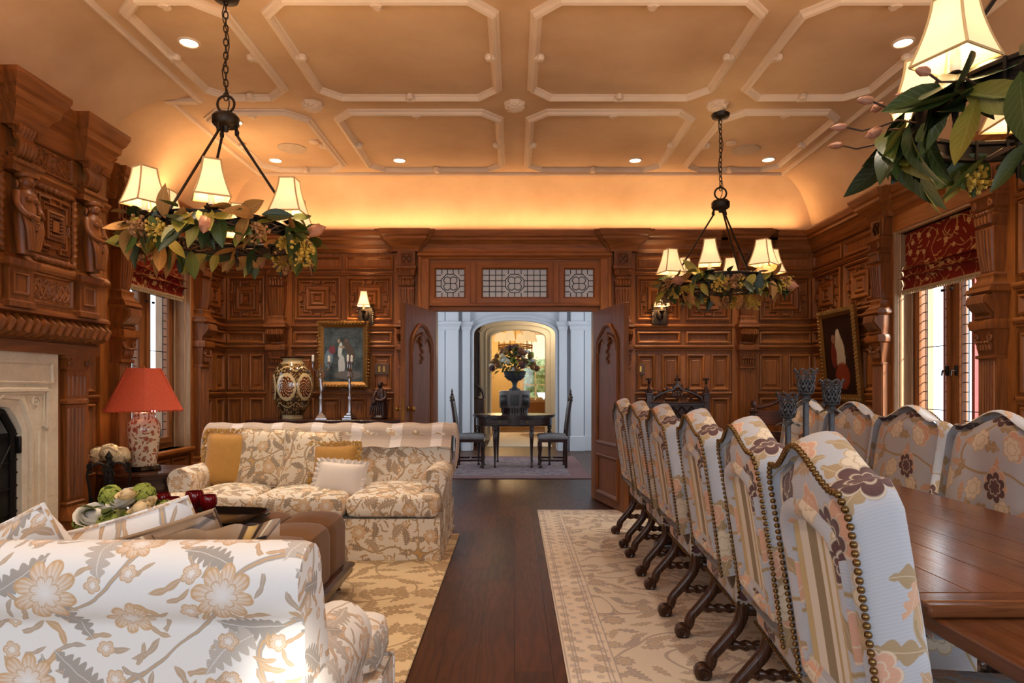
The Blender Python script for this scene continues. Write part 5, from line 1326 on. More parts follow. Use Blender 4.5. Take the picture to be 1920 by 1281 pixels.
# ------------------------------------------------------------------ dining chairs
def dining_chair(label, X, group):
    """front towards local +x, back at x = 0"""
    t = thing('dining_chair', label, 'chair', X=X, group=group)
    HB = .60; z0 = .47
    def top(y):
        a = abs(y)/.26; return HB-.055+.085*math.exp(-(y/.135)**2)+.012*math.exp(-((a-.86)/.1)**2)-.03*max(0, a-.9)/.1
    def ctr(s): return -.02-.135*s-.03*s*s, z0+s     # centre line of the back, s = height above the seat
    NY, NZ = 28, 22; F = []; B = []
    for i in range(NY+1):
        y = -.262+.524*i/NY; e = 1-(abs(y)/.262)**6; fr, bk = [], []; w_ = 1
        for j in range(NZ+1):
            v = j/NZ; s = v*top(y); cx, cz = ctr(s); q = (1-(2*v-1)**8)
            th = .054*(e*q)**.5
            rear = th*(.95 if not (abs(y) < .165 and .09 < s < HB-.13) else .55)
            edge = .01*(1-v)
            nx, nz = cos(.26+.1*s), sin(.26+.1*s)
            yy = y*(1+.02*v)
            fr.append((cx+th*1.0*nx, yy, cz+th*nz)); bk.append((cx-rear*nx, yy, cz-rear*nz))
        F.append(fr); B.append(bk)
    m = MB(); uvf = lambda i, j: (-.262+.524*i/NY, HB*j/NZ)
    m.grid(F, uv=uvf); m.grid(B, uv=lambda i, j: (-.262+.524*i/NY+1.3, HB*j/NZ+.4))
    for A in (F, B): pass
    back = m.build('backrest', 'chair_floral', t, smooth=65)
    # side bands close the thickness and carry the broad fabric edge
    m = MB(); K = [(0, j) for j in range(NZ+1)]+[(i, NZ) for i in range(1, NY+1)]+[(NY, j) for j in range(NZ-1, -1, -1)]+[(i, 0) for i in range(NY-1, 0, -1)]
    band = []
    acc = 0
    for k, (i, j) in enumerate(K):
        f, b = Vector(F[i][j]), Vector(B[i][j]); c = (f+b)/2; s = (j/NZ)*top(-.262+.524*i/NY); n_ = Vector((cos(.26+.1*s), 0, sin(.26+.1*s)))
        o = Vector((0, .262*((i/NY)*2-1), (j/NZ-.5)*.5)); o = o.normalized() if o.length > 0 else o
        row = []
        for q in range(7):
            a = pi*q/6; d = .052; row.append(c+n_*(d*cos(a))+o*(.020*sin(a)))
        band.append(row)
    L = [0]
    for k in range(1, len(band)): L.append(L[-1]+(band[k][3]-band[k-1][3]).length)
    L.append(L[-1]+.02)
    m.grid(band, closed_u=True, uv=lambda i, j: (.024*j+2.1, L[min(i, len(L)-1)])); m.build('back_border', 'chair_floral', back, smooth=65)
    # striped inset with padded floral frame around it
    m = MB(); P = []
    for i in range(7):
        y = -.15+.30*i/6; row = []
        for j in range(9):
            s = .085+(HB-.20)*j/8; cx, cz = ctr(s); nx, nz = cos(.26+.1*s), sin(.26+.1*s); row.append((cx-.041*nx, y, cz-.041*nz))
        P.append(row)
    m.grid(P, uv=lambda i, j: (-.15+.30*i/6, j*.05)); m.build('striped_panel', 'chair_stripe', back, smooth=60)
    m = MB()
    fr_ = []
    for y, s in [(-.178, .06)]+[(-.178, .06+.36*k/8) for k in range(1, 9)]+[(-.15, .455), (-.09, .475), (0, .487), (.09, .475), (.15, .455)]+[(.178, .42-.36*k/8) for k in range(9)]:
        cx, cz = ctr(s); nx, nz = cos(.26+.1*s), sin(.26+.1*s); fr_.append(Vector((cx-.036*nx, y, cz-.036*nz)))
    fr_ += [Vector((fr_[-1].x, y, fr_[-1].z)) for y in (.1, 0, -.1)]
    m.tube(fr_, .030, 10, closed=True, flat=.85); m.build('padded_frame', 'chair_floral', back, smooth=70)
    # nail heads along the outer rear edge
    m = MB(); pts = [band[k][5]+ (band[k][6]-band[k][3])*.12 for k in range(len(K)-NY+1)]; acc = 0; last = None; sp = .0168
    cum = [0]
    for p, q in zip(pts, pts[1:]): cum.append(cum[-1]+(q-p).length)
    d = 0; k = 0
    while d < cum[-1]:
        while cum[k+1] < d: k += 1
        f = (d-cum[k])/(cum[k+1]-cum[k]+1e-9); c = pts[k].lerp(pts[k+1], f); m.ell(c, .0078, 8, rings=5); d += sp
    m.build('nail_trim', 'nail', back)
    # seat
    m = MB(); m.rbox((.235, 0, .41), (.50, .53, .17), .035, 8, crown=.03); seat = m.build('seat', 'chair_floral', t, smooth=65, shift=(.6, .9))
    m = MB()
    for s in (-1, 1):
        for i in range(24): m.ell((-.0+.02*i, s*.266, .336), .0065, 6, rings=4)
        for z in range(6): m.ell((.0, s*.266, .345+.02*z), .0065, 6, rings=4)
    for i in range(26): m.ell((-.016, -.25+.02*i, .336), .0065, 6, rings=4)
    m.build('nail_trim', 'nail', seat)
    for s in (-1, 1):
        y = s*.222
        m = MB(); pts = crom([(-.03, y, .52), (.005, y, .42), (.028, y, .32), (.012, y, .24), (-.045, y, .165), (-.095, y, .105), (-.104, y, .068)], 5); n = len(pts)
        m.tube(pts, [.032-.010*(i/n)+(.004 if i < 6 else 0) for i in range(n)], 10, flat=.85)
        m.tube([(-.134, y-.024, .038), (-.134, y-.020, .038), (-.134, y+.020, .038), (-.134, y+.024, .038)], [.030, .036, .036, .030], 20)
        for q in (-1, 1): m.tube(spiral((-.134, .038), .030, .006, 1.5, .6, lambda a, b: (a, y+q*.024, b), 24), .0055, 5)
        m.tube([(-.075, y, .125), (-.098, y, .075), (-.105, y, .05)], [.010, .022, .016], 8)
        m.build('leg', 'walnut', t, smooth=60)
        m = MB(); pts = crom([(.44, y, .36), (.455, y, .26), (.43, y, .18), (.435, y, .10), (.46, y, .05)], 5); m.tube(pts, .024, 10); m.tube([(.47, y-.022, .034), (.47, y+.022, .034)], .032, 14)
        m.build('leg', 'walnut', t, smooth=60)
        m = MB(); m.box(.17, .28, y-.028, y+.028, .125, .18, .006); m.box(.39, .45, y-.024, y+.024, .125, .18, .004)
        for a, b in ((-.055, .17), (.28, .40)):
            k = int((b-a)/.006); m.tube([(a+(b-a)*i/k, y, .152) for i in range(k+1)], .019, 12, twist=62., lobes=2, amp=.22)
        m.build('stretcher', 'walnut', t, smooth=60)
    m = MB(); k = 70; m.tube([(.225, -.20+.40*i/k, .152) for i in range(k+1)], .019, 12, twist=62., lobes=2, amp=.22); m.build('stretcher', 'walnut', t, smooth=60)
    return t
nearto = ['first dining chair from the viewer on the aisle side, cut by the bottom edge', 'second dining chair from the viewer on the aisle side', 'third dining chair from the viewer on the aisle side',
          'fourth dining chair from the viewer on the aisle side', 'fifth dining chair from the viewer on the aisle side', 'aisle side dining chair farthest from the viewer, next to the door']
spots = [(.80, 1.44, -7), (.895, 2.16, -6), (.93, 2.87, -4), (.935, 3.60, -2), (.945, 4.31, -1), (.955, 5.02, -1)]
ch0 = None
gA = 'upholstered dining chairs along the aisle side of the table'
for (x, y, a), lab in zip(spots, nearto):
    X = T(x, y, 0) @ Rz(radians(a))
    if ch0 is None:
        ch0 = dining_chair('floral dining chair, '+lab.replace('dining chair ', '').replace('dining chair', '') if 0 else lab, X, gA); KIDS[ch0.name] = [o for o in COL.objects if o.parent == ch0]
    else: dup(ch0, X=X, label=lab, group=gA)
gB = 'upholstered dining chairs along the window side of the table'
for (x, y, a), lab in zip([(1.95, 2.69, 180), (2.02, 3.40, 182), (2.08, 4.10, 183), (2.10, 4.80, 183)],
        ['window side dining chair at the right edge of the photo', 'window side dining chair under the right window, lit by sun', 'window side dining chair between the window and the candle stands', 'window side dining chair behind the iron candle stands']):
    dup(ch0, X=T(x, y, 0) @ Rz(radians(a)), label=lab, group=gB)

# ------------------------------------------------------------------ dining table
TX0, TX1, TY0, TY1 = .885, 1.80, 1.36, 5.35; TC = (TX0+TX1)/2
tb = thing('dining_table', 'long polished oak draw leaf dining table between the two rows of chairs', 'table', (TC, 0, 0)); hw = (TX1-TX0)/2
m = MB(); k = 6
for i in range(k): m.box(-hw+2*hw*i/k+.0006, -hw+2*hw*(i+1)/k-.0006, TY0+.09, TY1-.09, .732, .76, .0015, g=1)
m.build('tabletop', 'table_wood', tb, smooth=0)
for y0, y1, s in ((TY0, TY0+.09, 1), (TY1-.09, TY1, -1)):
    m = MB(); m.box(-hw-.003, hw+.003, y0+.0005, y1-.0005, .732, .76, .005, g=0); m.tube([(-hw, y0+(.03 if s > 0 else .06), .7585), (hw, y0+(.03 if s > 0 else .06), .7585)], .004, 5, g=0)
    m.build('breadboard_end', 'table_wood', tb, smooth=40)
for y0, y1 in ((.82, 1.56), (TY1-.3, TY1+.1)):
    m = MB()
    for i in range(3): m.box(-hw+.01+2*(hw-.01)*i/3, -hw+.01+2*(hw-.01)*(i+1)/3-.001, y0, y1, .698, .7315, .003, g=1)
    m.build('draw_leaf', 'table_wood', tb, smooth=0)
m = MB(); m.box(-.34, .34, TY0+.35, TY1-.35, .60, .698, .006); 
m.build('apron', 'walnut', tb, smooth=0)
for y in (1.95, 4.75):
    m = MB(); m.box(-.30, .30, y-.06, y+.06, .0, .07, .015, g=0); m.box(-.30, .30, y-.06, y+.06, .55, .62, .01, g=0)
    for s in (-1, 1):
        m.lathe([(.001, .07), (.05, .07), (.055, .10), (.035, .13), (.06, .19), (.09, .28), (.085, .36), (.045, .42), (.04, .46), (.06, .50), (.055, .55), (.001, .55)], 20, T(s*.20, y, 0))
        for q in range(8): a = q*pi/4; m.ell((s*.20+.085*cos(a), y+.085*sin(a), .29), (.022, .022, .07), 8)
    m.build('trestle', 'mahogany', tb, smooth=50)
m = MB(); m.box(-.05, .05, 1.95, 4.75, .09, .14, .01); m.build('stretcher', 'mahogany', tb, smooth=0)
# iron candle stands
def candle_stand(label, x, y, h):
    t = thing('candle_stand', label, 'candle holder', (x, y, .76), group='wrought iron candle stands')
    m = MB(); m.lathe([(.001, 0), (.055, 0), (.055, .006), (.03, .015), (.012, .03), (.001, .03)], 4, a0=pi/4); m.box(-.011, .011, -.011, .011, .02, h-.15, .003)
    m.build('stem', 'iron_grey', t, smooth=30)
    m = MB()
    for i in range(6):
        a = i*pi/3; d = Vector((cos(a), sin(a), 0)); leaf(m, Vector((0, 0, h-.135))+d*.008, d*.7+Vector((0, 0, -.5)), d+Vector((0, 0, .7)), .060, .017, 0, -.2, .3)
    m.lathe([(.012, h-.15), (.022, h-.14), (.014, h-.125), (.03, h-.118), (.034, h-.112), (.001, h-.112)], 12)
    m.build('leaf_collar', 'iron_grey', t, smooth=50)
    # pierced cup: openwork scrolls between rims, flaring to a scalloped top
    m = MB(); rad = lambda s: .030+.008*sin(pi*min(1, s*1.6))*(1-s)+.026*s**2.4
    zz = lambda s: h-.115+.115*s
    cir = lambda s, w=0: [(rad(s)*cos(2*pi*i/32), rad(s)*sin(2*pi*i/32), zz(s)+w*(cos(8*2*pi*i/32))) for i in range(32)]
    m.tube(cir(0), .0035, 5, closed=True); m.tube(cir(.12), .002, 5, closed=True); m.tube(cir(.80), .002, 5, closed=True); m.tube(cir(.96, .007), .0024, 5, closed=True)
    for k in range(8):
        a0 = k*pi/4
        for sg in (-1, 1):
            m.tube([(rad(s)*cos(a0+sg*.39*sin(s*pi*2)), rad(s)*sin(a0+sg*.39*sin(s*pi*2)), zz(s)) for s in [i/16*.95 for i in range(17)]], .0022, 5)
            m.tube([(rad(s)*cos(a0+pi/8+sg*.25*sin(s*pi*4)), rad(s)*sin(a0+pi/8+sg*.25*sin(s*pi*4)), zz(s)) for s in [.1+i/16*.75 for i in range(17)]], .0018, 5)
        for s in (.28, .52, .7): m.ell((rad(s)*cos(a0), rad(s)*sin(a0), zz(s)), (.006, .006, .008), 6)
    m.build('pierced_cup', 'iron_grey', t)
    m = MB(); m.lathe([(.001, h-.11), (.026, h-.11), (.027, h-.05), (.001, h-.048)], 16); m.build('votive', 'soot', t)
candle_stand('shortest iron candle stand, left of the three on the table', 1.29, 3.02, .435); candle_stand('tallest iron candle stand, middle of the three on the table', 1.365, 3.0, .545); candle_stand('mid height iron candle stand, right of the three on the table', 1.485, 3.0, .495)

# ------------------------------------------------------------------ gothic chairs at the back wall
def gothic(label, X, w=.60, H=1.24, arms=False):
    t = thing('gothic_armchair', label, 'chair', X=X)
    def post(x):
        m = MB(); m.box(x-.03, x+.03, -.03, .03, 0, H-.17, .005); m.box(x-.038, x+.038, -.038, .038, H-.17, H-.155); m.lathe([(.036, H-.155), (.004, H-.07), (.006, H-.065), (.020, H-.045), (.008, H-.03), (.024, H-.015), (.020, H), (.001, H+.004)], 8, T(x, 0, 0))
        for i in range(4): a = i*pi/2; m.ell((x+.022*cos(a), .022*sin(a), H-.012), (.012, .012, .018), 6); m.ell((x+.03*cos(a), .03*sin(a), H-.14), (.010, .010, .016), 6)
        m.build('back_post', 'mahogany', t)
    post(-w/2); post(w/2)
    m = MB(); A = lambda a, b: (a, 0, b); zr = H-.29
    m.box(-w/2, w/2, -.025, .025, zr, zr+.03, .004); m.box(-w/2-.01, w/2+.01, -.035, .035, zr+.03, zr+.04, .003); m.box(-w/2, w/2, -.02, .02, zr-.16, zr-.13); m.box(-w/2+.03, w/2-.03, .012, .022, .45, zr)
    og = lambda s: crom([A(s*(w/2-.03), zr+.045), A(s*w*.38, zr+.10), A(s*w*.20, zr+.15), A(s*w*.06, zr+.18), A(0, zr+.25)], 5)
    for s in (-1, 1):
        m.tube(og(s), .014, 6)
        for i, q in enumerate(og(s)[3:-3:4]): m.ell(q+Vector((0, 0, .02)), (.020, .014, .018), 6); m.ell(q+Vector((s*.015, 0, .034)), (.012, .010, .012), 6)
        m.tube([A(s*w*.13+.075*cos(a), zr+.055+.055*sin(a)) for a in [pi*i/10 for i in range(11)]], .008, 5); m.tube([A(s*w*.30+.055*cos(a), zr+.05+.04*sin(a)) for a in [pi*i/10 for i in range(11)]], .007, 5)
        m.ell((s*w*.42, 0, zr+.085), (.03, .014, .016), 6)
    m.tube([A(.05*cos(a), zr+.13+.05*sin(a)) for a in [2*pi*i/16 for i in range(16)]], .008, 5, closed=True)
    for i in range(4): a = pi/4+i*pi/2; m.ell((.022*cos(a), 0, zr+.13+.022*sin(a)), (.018, .008, .018), 6)
    m.box(-.012, .012, -.012, .012, zr+.20, zr+.28); m.ell((0, 0, zr+.275), (.034, .02, .022), 8); m.ell((0, 0, zr+.31), (.016, .016, .02), 6)
    for i in range(5):      # blind tracery of interlaced pointed arches
        x0 = -w/2+.05+(w-.10)*i/5; x1 = x0+(w-.10)/5*1.0
        for a, b in ((x0, x0+2*(x1-x0)), (x1, x1-2*(x1-x0))):
            if -w/2+.04 < b < w/2-.04: m.tube([A(a+(b-a)*sin(q*pi/2)*.5+(b-a)*.5*(1-cos(q*pi/2))*0, zr-.13+.12*sin(q*pi/2)) for q in [k/8 for k in range(9)]], .007, 5)
        m.tube([A(x0, .5), A(x0, zr-.13)], .008, 5)
    m.build('carved_back', 'mahogany', t, smooth=40)
    m = MB(); m.box(-w/2, w/2, -.52, .02, .40, .46, .01); m.build('seat', 'mahogany', t, smooth=0)
    for s in (-1, 1):
        m = MB(); m.box(s*w/2-.03, s*w/2+.03, -.52, -.46, 0, .68, .005); m.build('front_post', 'mahogany', t, smooth=0)
        m = MB(); m.tube(crom([(s*w/2, 0, .72), (s*w/2, -.25, .70), (s*w/2, -.50, .70), (s*w/2, -.56, .66)], 5), .028, 8); m.build('armrest', 'mahogany', t)
    return t
gothic('dark carved gothic armchair against the back wall right of the doorway', T(1.71, 6.72, 0), .60, 1.30)
def carver(label, X):
    t = thing('carved_armchair', label, 'chair', X=X); w = .62
    m = MB()
    for s in (-1, 1): m.box(s*w/2-.03, s*w/2+.03, -.03, .03, 0, 1.0, .004); m.ell((s*w/2, 0, 1.04), (.035, .03, .05), 8); m.ell((s*w/2, -.02, .97), (.045, .03, .03), 8)
    m.box(-w/2, w/2, -.015, .015, .84, .98, .004); m.box(-w/2, w/2, -.012, .012, .50, .78, .004)
    m.tube(crom([(-w/2, 0, 1.0), (-w/4, 0, 1.04), (0, 0, 1.10), (w/4, 0, 1.04), (w/2, 0, 1.0)], 5), .02, 6); m.build('carved_back', 'mahogany', t, smooth=40)
    m = MB(); m.box(-w/2-.02, w/2+.02, -.50, .02, .42, .47, .01); m.build('seat', 'mahogany', t, smooth=0)
    for s in (-1, 1):
        m = MB(); m.tube(crom([(s*w/2, 0, .80), (s*(w/2+.02), -.2, .74), (s*(w/2+.03), -.42, .72), (s*(w/2+.03), -.50, .66)], 5), .03, 8); m.build('armrest', 'mahogany', t)
        m = MB(); m.lathe([(.02, 0), (.03, .05), (.02, .1), (.035, .25), (.03, .42), (.02, .5), (.032, .6), (.025, .70)], 12, T(s*(w/2+.02), -.45, 0)); m.build('front_post', 'mahogany', t)
    return t
carver('dark carved armchair in the far right corner below the gilt framed painting', T(2.62, 6.15, 0) @ Rz(radians(-35)))

# ------------------------------------------------------------------ console with urn, candelabra and figure
cs = thing('console_table', 'dark carved console table against the back wall behind the far sofa', 'console', (-1.90, 6.62, 0))
m = MB(); m.box(-.78, .78, -.26, .24, .845, .88, .008); 
for i in range(60): m.ell((-.77+.0261*i, -.262, .862), (.010, .008, .014), 6)
m.build('top', 'mahogany', cs)
m = MB(); m.box(-.72, .72, -.21, .22, .70, .845, .004); m.build('frieze', 'mahogany', cs, smooth=0)
for s in (-1, 1):
    for y in (-.17, .18):
        m = MB(); m.lathe([(.001, 0), (.04, 0), (.045, .03), (.03, .06), (.05, .16), (.06, .3), (.035, .5), (.03, .58), (.05, .64), (.05, .70), (.001, .70)], 16, T(s*.66, y, 0)); m.build('leg', 'mahogany', cs)
m = MB(); m.box(-.72, .72, -.21, .22, .10, .13, .004); m.build('shelf', 'mahogany', cs, smooth=0)
m = MB(); m.lathe([(.001, 0), (.10, 0), (.105, .008), (.10, .03), (.108, .05), (.15, .12), (.19, .22), (.207, .33), (.20, .42), (.175, .50), (.13, .565), (.10, .59), (.098, .61), (.115, .625), (.118, .638), (.10, .64), (.09, .60), (.001, .58)], 40, uv=True)
tag(m.build('ceramic_urn', 'urn', loc=(-2.29, 6.60, .88), smooth=50), 'large brown ceramic urn with arabesque medallions on the console table', 'urn')
def candelabrum(label, x, y, rot, nb):
    t = thing('candelabrum', label, 'candelabra', (x, y, .88), rot, 'silver figural candelabra on the console')
    m = MB(); m.lathe([(.075, 0), (.075, .012), (.06, .02), (.055, .035), (.035, .045), (.03, .06), (.001, .06)], 4, a0=pi/4); m.build('base', 'silver', t, smooth=20)
    m = MB(); m.lathe([(.001, .055), (.022, .06), (.018, .08), (.017, .20), (.022, .22), (.012, .24), (.014, .26)], 16)
    m.grid([[(rx*cos(2*pi*j/10)+dx, rx*.8*sin(2*pi*j/10), z) for j in range(10)] for z, rx, dx in ((.25, .010, 0), (.28, .016, .003), (.32, .02, .004), (.35, .017, .0), (.38, .015, -.002), (.41, .02, -.003), (.43, .012, -.003), (.44, .007, -.003))], closed_v=True, caps=True)
    m.ell((-.003, 0, .458), (.014, .014, .018), 8)
    for s in (-1, 1): m.tube(crom([(s*.018, 0, .42), (s*.04, -.01, .44), (s*.025, -.005, .49), (s*.004, 0, .50)], 4), .006, 6)
    m.tube([(0, 0, .26), (.03, .01, .30), (.045, .0, .36)], .005, 5)
    m.build('figure_stem', 'silver', t, smooth=60)
    m = MB(); m.tube([(0, 0, .49), (0, 0, .56)], .007, 8)
    cups = []
    for k in range(nb):
        a = 2*pi*k/nb+.4; r = .085; m.tube(crom([(0, 0, .52), (r*.5*cos(a), r*.5*sin(a), .49), (r*cos(a), r*sin(a), .52), (r*cos(a), r*sin(a), .56)], 5), .005, 6)
        c = (r*cos(a), r*sin(a), .56); cups.append(c); m.lathe([(.004, 0), (.02, .006), (.022, .012), (.010, .016), (.014, .03), (.001, .03)], 12, T(*c))
    if nb > 2: m.lathe([(.004, .56), (.02, .57), (.012, .58), (.014, .60), (.001, .60)], 12); cups.append((0, 0, .585))
    m.build('branches', 'silver', t)
    for c in cups: m = MB(); m.lathe([(.001, .025), (.0125, .025), (.0125, .09), (.002, .094), (.001, .104)], 10, T(*c)); m.build('candle', 'wax', t)
candelabrum('silver candelabrum nearer the urn, with three candles', -1.985, 6.56, .3, 2); candelabrum('silver candelabrum in front of the painting nearer the dark figure', -1.69, 6.56, 1.2, 2)
st_ = thing('figurine', 'dark carved wooden figure group at the right end of the console', 'statue', (-1.395, 6.60, .88))
m = MB(); m.lathe([(.001, 0), (.085, 0), (.09, .015), (.07, .03), (.06, .05), (.001, .05)], 14)
m.grid([[(rx*cos(2*pi*j/14)+dx, .8*rx*sin(2*pi*j/14), z) for j in range(14)] for z, rx, dx in ((.03, .07, .02), (.10, .062, .025), (.16, .052, .03), (.21, .045, .025), (.25, .05, .02), (.29, .045, .02), (.31, .024, .015), (.325, .018, .01))], closed_v=True, caps=True)
m.ell((.008, -.01, .35), (.026, .028, .032), 12); m.ell((.012, .004, .362), (.028, .026, .026), 10); m.ell((.0, -.036, .346), (.006, .008, .008), 6)
m.tube(crom([(.06, -.01, .285), (.072, -.04, .22), (.03, -.065, .19), (-.02, -.06, .20)], 5), .016, 8); m.tube(crom([(-.03, 0, .285), (-.05, -.04, .23), (-.04, -.065, .17)], 5), .015, 8)
m.ell((-.045, -.05, .17), (.03, .03, .035), 10); m.ell((-.05, -.05, .215), (.018, .018, .02), 8)
for i in range(7): m.tube(crom([(.06-.02*i, -.045, .20), (.05-.02*i, -.062, .12), (.06-.025*i, -.06, .04)], 4), .008, 6)
for i in range(8): a = i*.8; m.ell((-.05+.03*cos(a), -.02+.03*sin(a), .06+.012*i), (.022, .02, .02), 7)
m.build('carved_figure', 'dark_statue', st_, smooth=60)

# ------------------------------------------------------------------ paintings and wall plates
def painting(name, label, X, w, h, fw, frame_mat, canvas):
    t = thing(name, label, 'painting', X=X)
    m = MB(); m.ring(rect(-w/2, w/2, -h/2, h/2), [(0, 0), (0, .03), (fw*.25, .05), (fw*.5, .042), (fw*.75, .03), (fw, .022), (fw, .0)])
    n1, n2 = int(w/.035), int(h/.035)
    for i in range(n1):
        for s in (-1, 1): x = -w/2+w*(i+.5)/n1; m.ell((x, -.042, s*(h/2-fw*.35)), (.016, .014, fw*.26), 6); m.ell((x, -.036, s*(h/2-.006)), (.010, .014, .010), 6)
    for i in range(n2):
        for s in (-1, 1): z = -h/2+h*(i+.5)/n2; m.ell((s*(w/2-fw*.35), -.042, z), (fw*.26, .014, .016), 6); m.ell((s*(w/2-.006), -.036, z), (.010, .014, .010), 6)
    m.build('frame', frame_mat, t)
    c = MB(); c.box(-w/2+fw*.8, w/2-fw*.8, -.022, -.004, -h/2+fw*.8, h/2-fw*.8); c.build('canvas', canvas, t, smooth=0)
def canvas(name, dark, mid, figs):
    g = G(name); x, y, z = g.sep(g.obj()); n = g.noise(g.obj(), 9., 5., .7); n2 = g.noise(g.obj(), 26., 4., .7)
    col = g.mix(g.clamp(n*2.6-.8), dark, mid); col = g.mix(g.clamp((n2-.55)*4)*.5, col, tuple(c*.3 for c in mid))
    for cx, cz, rx, rz, tilt, c in figs:
        dx = (x-cx)-(z-cz)*tilt; d = dx*dx*(1/(rx*rx))+(z-cz)*(z-cz)*(1/(rz*rz))+(n2-.5)*.8
        col = g.mix(g.clamp((1.-d)*3), col, g.mix(n2, tuple(q*.7 for q in c), c))
    return g.out(col, .35, spec=.4)
painting('framed_painting', 'gilt framed dim garden painting on the back wall above the candelabra', T(-1.835, YB-.05, 1.555), .56, .72, .07, 'gilt',
         canvas('canvas_garden', C(26, 34, 38), C(92, 108, 112), [(-.02, -.12, .040, .13, .0, C(206, 218, 222)), (-.035, .05, .024, .09, .1, C(214, 226, 226)), (-.05, .145, .018, .024, 0, C(170, 150, 130)), (.0, .08, .05, .014, -.3, C(170, 150, 130)), (.06, .06, .045, .11, -.45, C(92, 80, 72)), (.03, .15, .018, .02, 0, C(120, 96, 80)), (-.16, -.04, .05, .10, .1, C(120, 150, 170)), (-.12, .05, .04, .05, 0, C(130, 70, 80)), (.05, -.22, .16, .05, 0, C(120, 120, 118))]))
painting('framed_painting', 'gilt framed dark portrait painting leaning out from the right wall', MRIGHT @ T(-6.22, -.06, 1.52) @ Rx(radians(5)), .70, .90, .07, 'gilt',
         canvas('canvas_portrait', C(14, 8, 6), C(44, 22, 14), [(.02, .02, .10, .20, -.1, C(196, 178, 150)), (.0, .20, .045, .06, 0, C(206, 186, 160)), (-.09, .16, .04, .05, 0, C(150, 104, 76)), (-.10, .0, .06, .14, 0, C(120, 44, 30)), (.04, -.20, .14, .14, 0, C(140, 56, 34))]))
def plate(label, X, n):
    t = thing('switch_plate', label, 'switch', X=X); m = MB(); w = .035*n+.01; m.box(-w, w, -.008, 0, -.06, .06, .003); m.build('plate', 'bronze_plate', t, smooth=0)
    for i in range(n): u = (i-(n-1)/2)*.05; m = MB(); m.box(u-.012, u+.012, -.014, -.008, -.03, .03, .002); m.build('rocker', 'brass', t, smooth=0)
plate('double bronze switch plate on the oak panel left of the doorway', T(-1.435, YB-.012, 1.40), 2); plate('single bronze switch plate on the oak panel right of the doorway', T(1.36, YB-.012, 1.40), 1)

# ------------------------------------------------------------------ side table, lamp, flowers, fire tools
sd_ = thing('side_table', 'octagonal oak side table between the fireplace and the far sofa', 'table', (-2.78, 4.83, 0))
oct_ = lambda rx, ry: [(rx*cos(pi/8+k*pi/4), ry*sin(pi/8+k*pi/4)) for k in range(8)]
UP = lambda a, b, h: (a, b, h)
m = MB(); m.plate(oct_(.31, .30), .545, .575, to=UP, g=0); m.plate(oct_(.325, .315), .575, .59, to=UP, g=0); m.build('top', 'walnut', sd_, smooth=0)
m = MB(); m.plate(oct_(.29, .27), .47, .546, to=UP, g=0); m.plate(oct_(.27, .25), .06, .47, to=UP); 
for k in range(40): a = 2*pi*k/40; m.tube([(.268*cos(a), .248*sin(a), .08), (.268*cos(a), .248*sin(a), .46)], .010, 5, g=2)
m.build('panelled_body', 'walnut', sd_, smooth=30)
for k in range(8):
    x, y = oct_(.29, .27)[k]; m = MB(); m.lathe([(.001, 0), (.022, 0), (.022, .04), (.014, .06), (.02, .2), (.014, .38), (.022, .42), (.022, .47)], 10, T(x, y, 0)); m.build('leg', 'walnut', sd_)
lp = thing('table_lamp', 'porcelain jar lamp with a red shade on the side table', 'lamp', (-2.79, 4.82, .59))
m = MB(); m.lathe([(.001, 0), (.11, 0), (.115, .01), (.105, .03), (.10, .035), (.001, .035)], 32); m.build('stand', 'black_lacquer', lp)
m = MB(); m.lathe([(.001, .035), (.082, .035), (.085, .05), (.09, .10), (.105, .22), (.112, .30), (.108, .35), (.085, .385), (.072, .395), (.074, .41), (.078, .425), (.07, .435), (.03, .437), (.001, .44)], 40, uv=True); m.build('jar', 'lamp_china', lp, smooth=60)
m = MB(); m.lathe([(.03, .437), (.03, .45), (.012, .455), (.010, .50), (.018, .505), (.018, .53), (.001, .535)], 16); m.tube([(0, 0, .53), (0, 0, .77)], .003, 5); m.ell((0, 0, .775), .008, 8); m.build('socket', 'brass', lp)
m = MB(); m.ell((0, 0, .575), (.03, .03, .04), 10); m.build('bulb', 'bulb', lp)
m = MB(); P = []
for z, r in ((.455, .272), (.47, .265), (.76, .122), (.765, .122)): P.append([(r*(1-.045*abs(sin(6*pi*j/72*1)))*cos(2*pi*j/72), r*(1-.045*abs(sin(6*pi*j/72)))*sin(2*pi*j/72), z) for j in range(72)])
m.grid(P, closed_v=True); sh_ = m.build('lamp_shade', 'red_shade', lp, smooth=40)
m = MB()
for j in range(84): a = 2*pi*j/84; r = .270*(1-.045*abs(sin(3*a))); m.ell((r*cos(a), r*sin(a), .449), (.009, .009, .009), 6)
for k in range(6): a = k*pi/3; m.tube([(.268*cos(a), .268*sin(a), .46), (.122*cos(a), .122*sin(a), .765)], .003, 5)
m.build('shade_trim', 'red_shade', sh_)
light('POINT', 'table_lamp_bulb', (-2.79, 4.82, .59+.58), 24, WARM, shadow_soft_size=.03)
hv = thing('flower_bowl', 'white hydrangeas in a small glass compote on the side table', 'flowers', (-2.94, 4.62, .59))
m = MB(); m.lathe([(.001, 0), (.05, 0), (.045, .01), (.014, .02), (.012, .05), (.03, .06), (.06, .10), (.055, .10), (.02, .065), (.001, .06)], 20); m.build('compote', 'silver', hv)
for i, (x, y, z) in enumerate(((-.06, 0, .13), (.03, -.03, .155), (.085, .02, .13), (.0, .04, .15))): m = MB(); hydra(m, (x, y, z), .062, 70+i); m.build('hydrangea', 'petal_cream', hv, smooth=60)
ft = thing('fire_tool_set', 'black iron fire tool stand beside the stone fireplace', 'fire tools', (-2.65, 4.18, 0))
